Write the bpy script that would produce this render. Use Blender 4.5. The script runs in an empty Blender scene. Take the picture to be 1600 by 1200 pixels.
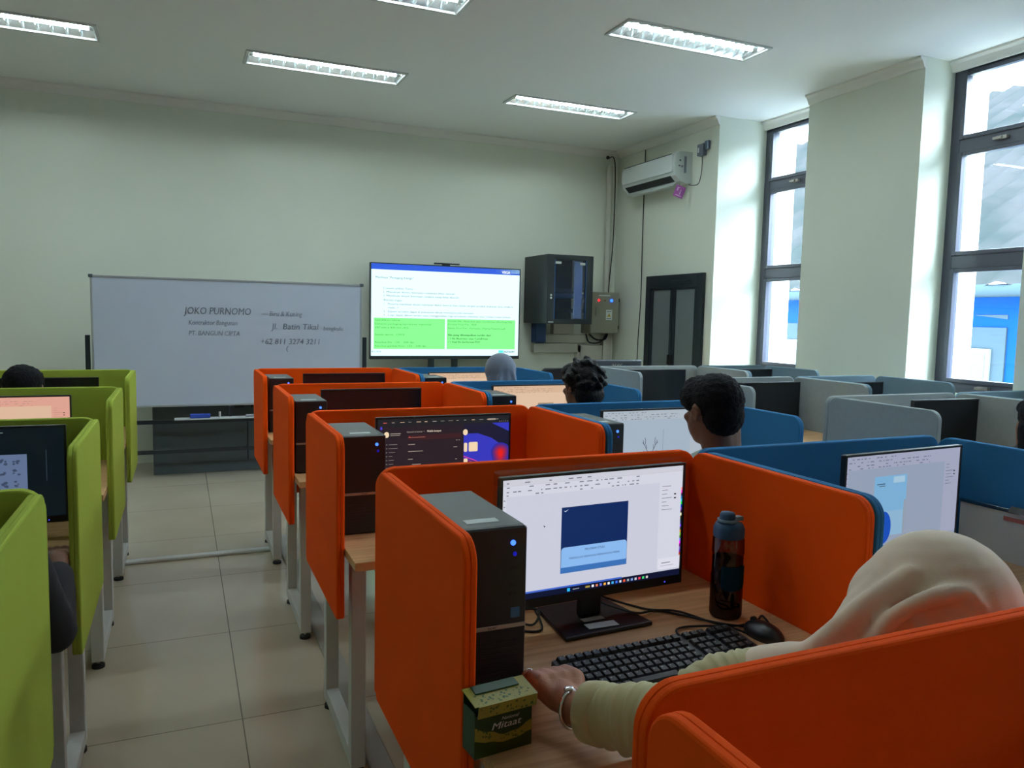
import bpy, bmesh, math, random
from mathutils import Vector, Matrix, Euler
random.seed(7)
S = bpy.context.scene
COL = S.collection
PI = math.pi

# ---------------------------------------------------------------- camera
F_PX = 1195.5
yaw, pit, roll = math.radians(23.405), math.radians(-5.0333), math.radians(1.2234)
fw = Vector((math.sin(yaw)*math.cos(pit), math.cos(yaw)*math.cos(pit), math.sin(pit)))
rt = Vector((math.cos(yaw), -math.sin(yaw), 0))
up = rt.cross(fw)
rt2 = rt*math.cos(roll) + up*math.sin(roll)
up2 = up*math.cos(roll) - rt*math.sin(roll)
cd = bpy.data.cameras.new('camera'); cam = bpy.data.objects.new('camera', cd); COL.objects.link(cam)
cd.sensor_width = 36; cd.sensor_fit = 'HORIZONTAL'; cd.lens = F_PX/1600*36; cd.clip_start = .02; cd.clip_end = 300
m3 = Matrix((rt2, up2, -fw)).transposed()
cam.matrix_world = Matrix.Translation((0, 0, 1.44)) @ m3.to_4x4()
S.camera = cam
# ---------------------------------------------------------------- view, world
S.view_settings.view_transform = 'Standard'; S.view_settings.look = 'None'
S.view_settings.gamma = 1; S.view_settings.use_curve_mapping = False
S.view_settings.exposure = 0.22
W = bpy.data.worlds.new('world'); S.world = W; W.use_nodes = True
bg = W.node_tree.nodes['Background']; bg.inputs[0].default_value = (.74, .88, 1.0, 1); bg.inputs[1].default_value = 30.0
sd = bpy.data.lights.new('hazy_sun', 'SUN'); sd.energy = 17.0; sd.angle = math.radians(80); sd.color = (.93, .97, 1.0)
sun = bpy.data.objects.new('hazy_sun', sd); COL.objects.link(sun); sun.rotation_euler = Vector((.62, -.62, .48)).to_track_quat('Z', 'Y').to_euler()
LAMP = 17.0          # strength of the fluorescent tubes

def s2l(c):
    c = c/255.0
    return c/12.92 if c <= .04045 else ((c+.055)/1.055)**2.4
def rgb(r, g, b): return (s2l(r), s2l(g), s2l(b), 1)

# ---------------------------------------------------------------- materials
MATS = {}
def mat(name, col, rough=.5, metal=0, noise=0, nscale=20, bump=0, bscale=200, spec=.5, trans=0, alpha=1, emit=None, estr=1, coat=0, sheen=0):
    if name in MATS: return MATS[name]
    m = bpy.data.materials.new(name); m.use_nodes = True; nt = m.node_tree
    p = nt.nodes['Principled BSDF']
    p.inputs['Base Color'].default_value = col; p.inputs['Roughness'].default_value = rough
    p.inputs['Metallic'].default_value = metal; p.inputs['Specular IOR Level'].default_value = spec
    p.inputs['Transmission Weight'].default_value = trans; p.inputs['Coat Weight'].default_value = coat
    p.inputs['Sheen Weight'].default_value = sheen
    tc = nt.nodes.new('ShaderNodeTexCoord')
    if noise:
        n = nt.nodes.new('ShaderNodeTexNoise'); n.inputs['Scale'].default_value = nscale; n.inputs['Detail'].default_value = 5
        nt.links.new(tc.outputs['Object'], n.inputs['Vector'])
        mx = nt.nodes.new('ShaderNodeMix'); mx.data_type = 'RGBA'
        mx.inputs[6].default_value = [c*(1-noise) for c in col[:3]]+[1]; mx.inputs[7].default_value = [min(1, c*(1+noise)) for c in col[:3]]+[1]
        nt.links.new(n.outputs[0], mx.inputs[0]); nt.links.new(mx.outputs[2], p.inputs['Base Color'])
    if bump:
        n = nt.nodes.new('ShaderNodeTexNoise'); n.inputs['Scale'].default_value = bscale; n.inputs['Detail'].default_value = 3
        nt.links.new(tc.outputs['Object'], n.inputs['Vector'])
        b = nt.nodes.new('ShaderNodeBump'); b.inputs['Strength'].default_value = bump; b.inputs['Distance'].default_value = .01
        nt.links.new(n.outputs[0], b.inputs['Height']); nt.links.new(b.outputs[0], p.inputs['Normal'])
    if emit:
        p.inputs['Emission Color'].default_value = emit; p.inputs['Emission Strength'].default_value = estr
    MATS[name] = m
    return m
def screen_mat(r, g, b, k=1.0):
    return mat('lit_%d_%d_%d' % (r, g, b), (.01, .01, .01, 1), .35, spec=.3, emit=rgb(r, g, b), estr=k)

M_wall = mat('wall_paint', (.77, .80, .69, 1), .75, noise=.05, nscale=1.1, bump=.05, bscale=60)
M_ceil = mat('ceiling_paint', (.90, .91, .88, 1), .8, noise=.02, nscale=1)
M_corn = mat('cornice_paint', (.84, .82, .76, 1), .7)
M_orange = mat('orange_fabric', (.93, .092, .002, 1), .85, bump=.15, bscale=900, spec=.12, noise=.05, nscale=6)
M_blue = mat('blue_fabric', (.027, .17, .38, 1), .85, bump=.15, bscale=900, spec=.2, noise=.05, nscale=6)
M_green = mat('green_fabric', (.37, .46, .06, 1), .85, bump=.15, bscale=900, spec=.12, noise=.05, nscale=6)
M_gray = mat('grey_fabric', (.33, .375, .375, 1), .85, bump=.15, bscale=900, spec=.2, noise=.08, nscale=40)
M_lblue = mat('slate_blue_fabric', (.17, .26, .32, 1), .85, bump=.15, bscale=900, spec=.2, noise=.06, nscale=40)
M_white = mat('white_steel', (.62, .64, .62, 1), .4)
M_black = mat('black_plastic', (.008, .008, .010, 1), .42, noise=.1, nscale=40)
M_blackg = mat('black_gloss', (.010, .012, .016, 1), .16)
M_dgrey = mat('grey_painted_steel', (.085, .095, .09, 1), .45, noise=.05)
M_chrome = mat('chrome', (.7, .7, .7, 1), .2, metal=1)
M_silver = mat('brushed_silver', (.42, .38, .34, 1), .35, metal=.8)
M_rubber = mat('black_rubber', (.01, .01, .01, 1), .7)
M_paper = mat('white_paper', (.62, .68, .66, 1), .6)
M_ink = mat('dark_ink', (.03, .03, .035, 1), .6)
M_cab = mat('charcoal_cabinet_paint', (.060, .078, .085, 1), .4, noise=.04)
M_frame = mat('dark_window_aluminium', (.085, .09, .115, 1), .35, metal=.2)
M_door = mat('dark_door_frame', (.014, .019, .026, 1), .35)
M_frost = mat('grey_frosted_panel', (.15, .175, .18, 1), .35)
M_skin = mat('brown_skin', (.40, .165, .085, 1), .5, noise=.08, nscale=25, bump=.1, bscale=250)
M_skin2 = mat('dark_skin', (.20, .085, .045, 1), .5, noise=.08, nscale=25, bump=.1, bscale=250)
M_hair = mat('black_hair', (.006, .006, .008, 1), .7, noise=.4, nscale=120, bump=.5, bscale=220, spec=.12)
M_hair2 = mat('wavy_black_hair', (.005, .005, .006, 1), .55, noise=.4, nscale=60, bump=.6, bscale=90, spec=.2)
M_hijab = mat('beige_cloth', (.83, .66, .51, 1), .75, bump=.06, bscale=500, sheen=.2)
M_ghijab = mat('grey_blue_cloth', (.13, .16, .22, 1), .75, sheen=.2)
M_sleeve = mat('pale_green_cotton', (.55, .50, .27, 1), .85, sheen=.2)
M_cloth_b = mat('black_cloth', (.012, .013, .016, 1), .8)
M_cloth_w = mat('pale_green_cloth', (.45, .52, .45, 1), .8)
M_cloth_d = mat('navy_cloth', (.02, .025, .05, 1), .8)

def wood():
    m = bpy.data.materials.new('oak_laminate'); m.use_nodes = True; nt = m.node_tree; p = nt.nodes['Principled BSDF']
    tc = nt.nodes.new('ShaderNodeTexCoord'); mp = nt.nodes.new('ShaderNodeMapping'); mp.inputs['Scale'].default_value = (1.2, 22, 8)
    n = nt.nodes.new('ShaderNodeTexNoise'); n.inputs['Scale'].default_value = 3; n.inputs['Detail'].default_value = 6
    r = nt.nodes.new('ShaderNodeValToRGB'); r.color_ramp.elements[0].position = .3; r.color_ramp.elements[1].position = .7
    r.color_ramp.elements[0].color = (.52, .28, .125, 1); r.color_ramp.elements[1].color = (.76, .47, .23, 1)
    nt.links.new(tc.outputs['Object'], mp.inputs[0]); nt.links.new(mp.outputs[0], n.inputs['Vector'])
    nt.links.new(n.outputs[0], r.inputs[0]); nt.links.new(r.outputs[0], p.inputs['Base Color']); p.inputs['Roughness'].default_value = .38
    return m
M_wood = wood()
def floor_mat():
    m = bpy.data.materials.new('polished_beige_tiles'); m.use_nodes = True; nt = m.node_tree; p = nt.nodes['Principled BSDF']
    tc = nt.nodes.new('ShaderNodeTexCoord'); mp = nt.nodes.new('ShaderNodeMapping'); mp.inputs['Location'].default_value = (-.178, -.35, 0)
    b = nt.nodes.new('ShaderNodeTexBrick'); b.offset = 0; b.inputs['Scale'].default_value = 1; b.inputs['Mortar Size'].default_value = .0022
    b.inputs['Mortar Smooth'].default_value = .1; b.inputs['Brick Width'].default_value = .8; b.inputs['Row Height'].default_value = .8
    b.inputs['Color1'].default_value = (.56, .49, .37, 1); b.inputs['Color2'].default_value = (.575, .50, .38, 1); b.inputs['Mortar'].default_value = (.19, .17, .13, 1)
    n = nt.nodes.new('ShaderNodeTexNoise'); n.inputs['Scale'].default_value = 2.2; n.inputs['Detail'].default_value = 6
    mx = nt.nodes.new('ShaderNodeMix'); mx.data_type = 'RGBA'; mx.blend_type = 'MULTIPLY'; mx.inputs[0].default_value = .25
    nt.links.new(tc.outputs['Object'], mp.inputs[0]); nt.links.new(mp.outputs[0], b.inputs['Vector']); nt.links.new(tc.outputs['Object'], n.inputs['Vector'])
    nt.links.new(b.outputs[0], mx.inputs[6]); nt.links.new(n.outputs[0], mx.inputs[7]); nt.links.new(mx.outputs[2], p.inputs['Base Color'])
    p.inputs['Roughness'].default_value = .16; p.inputs['Specular IOR Level'].default_value = .5
    return m
M_floor = floor_mat()
def glass_mat(name, tint, rough=0.02, f=.08):
    m = bpy.data.materials.new(name); m.use_nodes = True; nt = m.node_tree
    nt.nodes.remove(nt.nodes['Principled BSDF']); out = nt.nodes['Material Output']
    t = nt.nodes.new('ShaderNodeBsdfTransparent'); t.inputs[0].default_value = tint
    g = nt.nodes.new('ShaderNodeBsdfGlossy'); g.inputs['Roughness'].default_value = rough
    mx = nt.nodes.new('ShaderNodeMixShader')
    mx.inputs[0].default_value = f*.6
    nt.links.new(t.outputs[0], mx.inputs[1]); nt.links.new(g.outputs[0], mx.inputs[2]); nt.links.new(mx.outputs[0], out.inputs[0])
    return m
M_glass = glass_mat('clear_window_glass', (.93, .97, 1, 1))
M_rackglass = glass_mat('tinted_rack_glass', (.34, .48, .72, 1))
M_bottle = glass_mat('smoky_bottle_plastic', (.40, .30, .28, 1), .08)
M_film = glass_mat('clear_plastic_film', (.96, .96, .95, 1), .12)

# ---------------------------------------------------------------- mesh builder
class MB:
    def __init__(s): s.v = []; s.f = []; s.m = []; s.mats = []; s.sm = []
    def mi(s, m):
        if m not in s.mats: s.mats.append(m)
        return s.mats.index(m)
    def add(s, vs, fs, m, smooth=False, T=None):
        o = len(s.v); i = s.mi(m)
        for v in vs:
            v = Vector(v); s.v.append(T @ v if T else v)
        for f in fs: s.f.append([a+o for a in f]); s.m.append(i); s.sm.append(smooth)
        return s
    def box(s, x0, y0, z0, x1, y1, z1, m, T=None):
        vs = [(x0,y0,z0),(x1,y0,z0),(x1,y1,z0),(x0,y1,z0),(x0,y0,z1),(x1,y0,z1),(x1,y1,z1),(x0,y1,z1)]
        return s.add(vs, [(0,3,2,1),(4,5,6,7),(0,1,5,4),(1,2,6,5),(2,3,7,6),(3,0,4,7)], m, False, T)
    def cyl(s, p0, p1, r0, m, r1=None, n=16, T=None, caps=True):
        r1 = r0 if r1 is None else r1; p0 = Vector(p0); p1 = Vector(p1); d = (p1-p0).normalized()
        a = d.orthogonal().normalized(); b = d.cross(a); vs = []; fs = []
        for k in range(n):
            t = 2*PI*k/n; o = a*math.cos(t)+b*math.sin(t); vs += [p0+o*r0, p1+o*r1]
        for k in range(n): fs.append((2*k, 2*((k+1)%n), 2*((k+1)%n)+1, 2*k+1))
        s.add(vs, fs, m, True, T)
        if caps:
            s.add([vs[2*k] for k in range(n)], [tuple(range(n-1,-1,-1))], m, False, T)
            s.add([vs[2*k+1] for k in range(n)], [tuple(range(n))], m, False, T)
        return s
    def lathe(s, prof, c, m, n=32, T=None):
        vs = []; fs = []; L = len(prof)
        for k in range(n):
            t = 2*PI*k/n
            for r, z in prof: vs.append((c[0]+r*math.cos(t), c[1]+r*math.sin(t), c[2]+z))
        for k in range(n):
            for j in range(L-1): fs.append((k*L+j, ((k+1)%n)*L+j, ((k+1)%n)*L+j+1, k*L+j+1))
        return s.add(vs, fs, m, True, T)
    def tube(s, pts, r, m, n=8, T=None):
        pts = [Vector(p) for p in pts]; vs = []; fs = []; L = len(pts)
        rs = r if isinstance(r, (list, tuple)) else [r]*L
        a = None
        for i, p in enumerate(pts):
            d = (pts[min(i+1, L-1)]-pts[max(i-1, 0)]).normalized()
            if a is None: a = d.orthogonal().normalized()
            a = (a - d*a.dot(d)).normalized(); b = d.cross(a)
            for k in range(n): t = 2*PI*k/n; vs.append(p+(a*math.cos(t)+b*math.sin(t))*rs[i])
        for i in range(L-1):
            for k in range(n): fs.append((i*n+k, i*n+(k+1)%n, (i+1)*n+(k+1)%n, (i+1)*n+k))
        fs.append(tuple(range(n-1, -1, -1))); fs.append(tuple(range((L-1)*n, L*n)))
        return s.add(vs, fs, m, True, T)
    def ell(s, c, r, m, T=None, nu=20, nv=12, rot=None):
        vs = []; fs = []; c = Vector(c); R = Euler(rot).to_matrix() if rot else Matrix.Identity(3)
        for j in range(nv+1):
            ph = PI*j/nv
            for k in range(nu):
                t = 2*PI*k/nu; vs.append(c+R@Vector((r[0]*math.sin(ph)*math.cos(t), r[1]*math.sin(ph)*math.sin(t), r[2]*math.cos(ph))))
        for j in range(nv):
            for k in range(nu): fs.append((j*nu+k, (j+1)*nu+k, (j+1)*nu+(k+1)%nu, j*nu+(k+1)%nu))
        return s.add(vs, fs, m, True, T)
    def quad(s, x0, z0, x1, z1, y, m, T=None):      # upright rectangle facing -Y
        return s.add([(x0,y,z0),(x1,y,z0),(x1,y,z1),(x0,y,z1)], [(0,1,2,3)], m, False, T)
    def text(s, body, x, z, y, h, m, w=None, align='l', T=None, bold=0, shear=0):
        vs, fs = text_geo(body)
        if not vs: return s
        xs = [v[0] for v in vs]; x0, x1 = min(xs), max(xs)
        sx = (w/(x1-x0)) if w else h
        ox = {'l': 0, 'c': -(x1-x0)/2, 'r': -(x1-x0)}[align]
        def put(dx): s.add([(x+(v[0]-x0+ox)*sx+shear*v[1]*h+dx, y, z+v[1]*h) for v in vs], fs, m, False, T)
        put(0)
        if bold: put(bold)
        return s
    def rrect(s, w, h, r, prof, m, T=None, n=7, cx=0, cz=0, rb=None):
        """rounded plate in the XZ plane: prof = [(inset, y)...] lofted front to back; rb = radius of the lower corners"""
        rb = r if rb is None else rb
        rings = []
        for ins, y in prof:
            ring = []
            for (qx, qz, a0, rr) in ((1,1,0,r),(-1,1,90,r),(-1,-1,180,rb),(1,-1,270,rb)):
                R_ = max(rr-ins, .0005); X = w/2-ins-R_; Z = h/2-ins-R_
                for k in range(n+1):
                    a = math.radians(a0+90*k/n); ring.append((cx+qx*X+R_*math.cos(a), y, cz+qz*Z+R_*math.sin(a)))
            rings.append(ring)
        L = len(rings[0]); vs = [v for r_ in rings for v in r_]; fs = []
        for i in range(len(rings)-1):
            for k in range(L): fs.append((i*L+k, i*L+(k+1)%L, (i+1)*L+(k+1)%L, (i+1)*L+k))
        fs.append(tuple(range(L-1, -1, -1))); fs.append(tuple(range((len(rings)-1)*L, len(rings)*L)))
        return s.add(vs, fs, m, False, T)
    def build(s, name, parent=None, bevel=0, seg=2, loc=None, smooth=False, recalc=True):
        me = bpy.data.meshes.new(name); me.from_pydata([tuple(v) for v in s.v], [], s.f)
        for m in s.mats: me.materials.append(m)
        for p, i, sm in zip(me.polygons, s.m, s.sm): p.material_index = i; p.use_smooth = sm or smooth
        me.update()
        if recalc:
            bm = bmesh.new(); bm.from_mesh(me); bmesh.ops.recalc_face_normals(bm, faces=bm.faces); bm.to_mesh(me); bm.free()
        o = bpy.data.objects.new(name, me); COL.objects.link(o)
        if parent: o.parent = parent
        if loc: o.location = loc
        if bevel:
            b = o.modifiers.new('bevel', 'BEVEL'); b.width = bevel; b.segments = seg; b.limit_method = 'ANGLE'; b.angle_limit = math.radians(40)
        return o
_tc = {}
def text_geo(body):
    if body in _tc: return _tc[body]
    c = bpy.data.curves.new('t', 'FONT'); c.body = body; c.size = 1; c.resolution_u = 2
    o = bpy.data.objects.new('t', c); COL.objects.link(o); bpy.context.view_layer.update()
    dg = bpy.context.evaluated_depsgraph_get(); me = bpy.data.meshes.new_from_object(o.evaluated_get(dg))
    r = ([tuple(v.co) for v in me.vertices], [tuple(p.vertices) for p in me.polygons])
    bpy.data.objects.remove(o); bpy.data.curves.remove(c); bpy.data.meshes.remove(me); _tc[body] = r
    return r
def thing(name, label, cat, loc=(0,0,0), rz=0, group=None):
    o = bpy.data.objects.new(name, None); COL.objects.link(o); o.empty_display_size = .05
    o.location = loc; o.rotation_euler = (0, 0, rz); o['label'] = label; o['category'] = cat
    if group: o['group'] = group
    return o
def tag(o, label, cat, group=None):
    o['label'] = label; o['category'] = cat
    if group: o['group'] = group
    return o
def structure(o): o['kind'] = 'structure'; return o
def relabel(o, label, group=None):
    o['label'] = label
    if group: o['group'] = group
def dup(root, loc, rz=None, label=None, group=None):
    r = root.copy(); COL.objects.link(r); r.location = loc
    if rz is not None: r.rotation_euler = (0, 0, rz)
    if label: r['label'] = label
    if group: r['group'] = group
    for ch in list(root.children):
        c = ch.copy(); COL.objects.link(c); c.parent = r
        for g in list(ch.children):
            d = g.copy(); COL.objects.link(d); d.parent = c
    return r
def blob(name, prims, m, parent=None, voxel=.008, smooth=6, noise=0, nsize=.03, groove=None):
    """closed primitives fused into one continuous surface"""
    b = MB()
    for p in prims:
        if p[0] == 'e': b.ell(p[1], p[2], m, rot=p[3] if len(p) > 3 else None)
        elif p[0] == 'c':
            pts, rs = p[1], p[2]
            for q, r in zip(pts, rs): b.ell(q, (r, r, r), m, nu=14, nv=8)
            for i in range(len(pts)-1): b.cyl(pts[i], pts[i+1], rs[i], m, r1=rs[i+1], n=14)
    o = b.build(name, parent, smooth=True)
    r = o.modifiers.new('fuse', 'REMESH'); r.mode = 'VOXEL'; r.voxel_size = voxel; r.use_smooth_shade = True
    if smooth:
        s_ = o.modifiers.new('soft', 'SMOOTH'); s_.iterations = smooth; s_.factor = .5
    if noise:
        t = bpy.data.textures.new('tuft', 'CLOUDS'); t.noise_scale = nsize
        d = o.modifiers.new('tufts', 'DISPLACE'); d.texture = t; d.strength = noise; d.mid_level = .4
    return o

# ---------------------------------------------------------------- room
ZC = 3.36; YF = 7.85; XA = 4.68; XP = 4.93; XW = 5.24
YB = -3.2; XL = -4.2
LIT = 11   # the fittings behind the camera are off
lamps = [(.47,6.14,1.70,6.47),(2.69,6.26,3.92,6.56),(2.66,4.39,3.84,4.70),(-1.72,6.10,-.50,6.45),(.43,4.52,1.66,4.83),(-1.75,4.55,-.52,4.86),
         (-3.9,6.1,-2.7,6.43),(-3.9,4.55,-2.7,4.86),
         (2.66,2.5,3.86,2.81),(.45,2.6,1.66,2.9),(-1.75,2.6,-.52,2.9),(2.66,.6,3.86,.9),(.45,.6,1.66,.9),(-1.75,.6,-.52,.9),(2.66,-1.4,3.86,-1.1),(.45,-1.4,1.66,-1.1),(-1.75,-1.4,-.52,-1.1)]
b = MB(); b.box(XL-.2, YB-.2, -.15, XP+.6, YF+.2, 0, M_floor); structure(b.build('floor'))
# ceiling with recesses for the light fittings
xs = sorted(set([XL-.2, 5.6]+[l[0] for l in lamps]+[l[2] for l in lamps])); ys = sorted(set([YB-.2, YF+.2]+[l[1] for l in lamps]+[l[3] for l in lamps]))
b = MB()
for i in range(len(xs)-1):
    for j in range(len(ys)-1):
        cx, cy = (xs[i]+xs[i+1])/2, (ys[j]+ys[j+1])/2
        if any(l[0] < cx < l[2] and l[1] < cy < l[3] for l in lamps): continue
        b.add([(xs[i],ys[j],ZC),(xs[i+1],ys[j],ZC),(xs[i+1],ys[j+1],ZC),(xs[i],ys[j+1],ZC)], [(0,3,2,1)], M_ceil)
b.box(XL-.2, YB-.2, ZC+.14, 5.6, YF+.2, ZC+.2, M_ceil)
structure(b.build('ceiling', recalc=False))
b = MB(); b.box(XL-.2, YF, 0, 5.0, YF+.2, ZC, M_wall); structure(b.build('wall_front'))
b = MB(); b.box(XL-.2, YB-.2, 0, XL, YF, ZC, M_wall); structure(b.build('wall_left'))
b = MB(); b.box(XL, YB-.2, 0, 5.6, YB, ZC, M_wall); structure(b.build('wall_back'))
# right wall: front stretch, pillars between the windows, sills under them
wins = [(5.154, 6.02), (3.24, 4.045), (1.33, 2.13), (-.58, .22)]
b = MB(); b.box(XA, 6.021, 0, 5.62, 6.5, ZC, M_wall); b.box(XA, 6.5, 0, XA+.3, YF, ZC, M_wall)
for i in range(len(wins)):
    lo = wins[i][0]; nxt = wins[i+1][1] if i+1 < len(wins) else YB
    b.box(XP, nxt, 0, 5.62, lo, ZC, M_wall)
for y0, y1 in wins:
    b.box(XW-.02, y0, 0, 5.5, y1, .95, M_wall); b.box(XW-.02, y0, 3.30, 5.5, y1, ZC, M_wall)
structure(b.build('wall_right'))
# cornices
def cornice(n, pts):
    b = MB(); prof = [(0, 0), (.055, 0), (.055, -.015), (.035, -.03), (.02, -.055), (.012, -.075), (0, -.08)]
    (x0, y0), (x1, y1), (nx, ny) = pts
    d = Vector((x1-x0, y1-y0, 0)).normalized()
    vs = []
    for (x, y) in ((x0, y0), (x1, y1)):
        for a, z in prof: vs.append((x+nx*a, y+ny*a, ZC+z))
    L = len(prof); fs = [(k, k+1, L+k+1, L+k) for k in range(L-1)]+[tuple(range(L)), tuple(range(2*L-1, L-1, -1))]
    b.add(vs, fs, M_corn); structure(b.build('trim_%d' % n))
cornice(1, ((XL, YF), (XA, YF), (0, -1)))
cornice(2, ((XA, 6.02), (XA, YF-.05), (-1, 0)))
for i in range(len(wins)-1):
    cornice(3+2*i, ((XP, wins[i+1][1]), (XP, wins[i][0]), (-1, 0)))
    cornice(4+2*i, ((XW-.02, wins[i][0]), (XW-.02, wins[i][1]), (-1, 0)))
# windows
M_sill = mat('white_gloss_paint', (.68, .70, .70, 1), .4)
for n, (y0, y1) in enumerate(wins):
    w = structure(bpy.data.objects.new('window_%d' % (n+1), None)); COL.objects.link(w); w.location = (XW, y0, 0)
    L = y1-y0
    fr = MB()
    z0, z1 = .95, 3.30
    for a in (0, L-.07): fr.box(0, a, z0, .10, a+.07, z1, M_frame)
    fr.box(.001, .07, z0, .099, L-.07, z0+.075, M_frame); fr.box(.001, .07, z1-.03, .099, L-.07, z1, M_frame)
    fr.box(.001, .07, 1.86, .099, L-.07, 1.955, M_frame); fr.box(.001, .07, 2.70, .099, L-.07, 2.79, M_frame)
    fr.build('window_frame', w, bevel=.004)
    for (a, c) in ((z0+.075, 1.86), (1.955, 2.70), (2.79, z1-.03)):
        ss = MB()
        for yy in (.071, L-.106): ss.box(-.012, yy, a+.001, .03, yy+.035, c-.001, M_frame)
        ss.box(-.011, .107, a+.001, .03, L-.107, a+.03, M_frame); ss.box(-.011, .107, c-.03, .03, L-.107, c-.001, M_frame)
        sf = ss.build('sash', w, bevel=.003)
        MB().box(.008, .10, a+.02, .013, L-.10, c-.02, M_glass).build('pane', sf)
    lt = MB()
    for zc in (2.745, 1.0):
        lt.box(-.03, L/2-.04, zc-.012, -.001, L/2+.04, zc+.012, M_silver); lt.box(-.045, L/2-.012, zc-.01, -.02, L/2+.05, zc+.006, M_silver)
    lt.build('window_latch', w)
# daylight sampling portals in the window openings
for n, (y0, y1) in enumerate(wins):
    l = bpy.data.lights.new('daylight_portal', 'AREA'); l.shape = 'RECTANGLE'; l.size = y1-y0+.1; l.size_y = 2.5; l.cycles.is_portal = True
    o = bpy.data.objects.new('daylight_portal', l); COL.objects.link(o); o.location = (5.66, (y0+y1)/2, 2.1)
    o.rotation_euler = (PI/2, 0, PI/2)

# ---------------------------------------------------------------- neighbouring building
M_bw = mat('bright_blue_wall_paint', (.003, .025, .092, 1), .9, spec=0)
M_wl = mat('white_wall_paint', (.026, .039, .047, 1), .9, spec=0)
def roof_mat():
    m = bpy.data.materials.new('weathered_corrugated_roof'); m.use_nodes = True; nt = m.node_tree; p = nt.nodes['Principled BSDF']
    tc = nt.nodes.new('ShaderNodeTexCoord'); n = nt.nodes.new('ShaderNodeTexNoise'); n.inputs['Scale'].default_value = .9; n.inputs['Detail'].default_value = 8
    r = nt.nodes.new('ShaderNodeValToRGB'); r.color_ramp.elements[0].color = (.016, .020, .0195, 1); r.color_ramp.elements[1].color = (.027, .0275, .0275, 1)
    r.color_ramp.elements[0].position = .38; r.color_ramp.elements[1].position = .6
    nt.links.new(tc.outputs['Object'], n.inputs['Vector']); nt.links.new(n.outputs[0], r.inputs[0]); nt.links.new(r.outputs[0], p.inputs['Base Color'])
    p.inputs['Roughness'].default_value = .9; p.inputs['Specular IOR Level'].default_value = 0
    return m
M_roof = roof_mat()
nb = thing('building', 'neighbouring blue and white building with a pale corrugated roof outside the windows', 'building', (12, 0, -3.5))
b = MB(); b.box(0, -14, 0, .3, 24, 5.42, M_bw); b.build('wall', nb)
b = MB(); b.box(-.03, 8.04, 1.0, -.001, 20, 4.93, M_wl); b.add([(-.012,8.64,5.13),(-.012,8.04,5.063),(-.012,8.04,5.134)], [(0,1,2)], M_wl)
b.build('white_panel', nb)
for yy in (8.26, 11.9):
    w_ = MB().box(-.08, yy, 3.2, -.031, yy+.85, 4.58, M_frost).build('window', nb)
    MB().box(-.09, yy+.06, 3.26, -.081, yy+.79, 4.52, mat('pale_curtained_glass', (.016, .022, .030, 1), .5)).build('pane', w_)
MB().cyl((-.45, -14, 5.5), (-.45, 24, 5.5), .10, M_wl, n=16).build('gutter', nb)
rf = MB(); A = Vector((-.5, 0, 5.55)); Bv = Vector((10, 0, 11.75)); U = (Bv-A)
nrm = Vector((-U.z, 0, U.x)).normalized(); N = 38*5
vs = []; fs = []
for i in range(N+1):
    y = -14+i*.3; h = .10 if i % 2 else 0
    for t in (0, .33, .331, .66, .661, 1):
        st = .05*(int(t*3.02) % 3) if t not in (0,) else 0
        P_ = A+U*t+nrm*(h - (.04 if t in (.331, .661) else 0)); vs.append((P_.x, y, P_.z))
for i in range(N):
    for j in range(5): fs.append((i*6+j, (i+1)*6+j, (i+1)*6+j+1, i*6+j+1))
rf.add(vs, fs, M_roof); rf.build('roof', nb)
gr = MB(); gr.box(5.7, -40, -3.7, 60, 60, -3.5, mat('pale_concrete_yard', (.45, .45, .42, 1), .8)); structure(gr.build('ground'))

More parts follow.
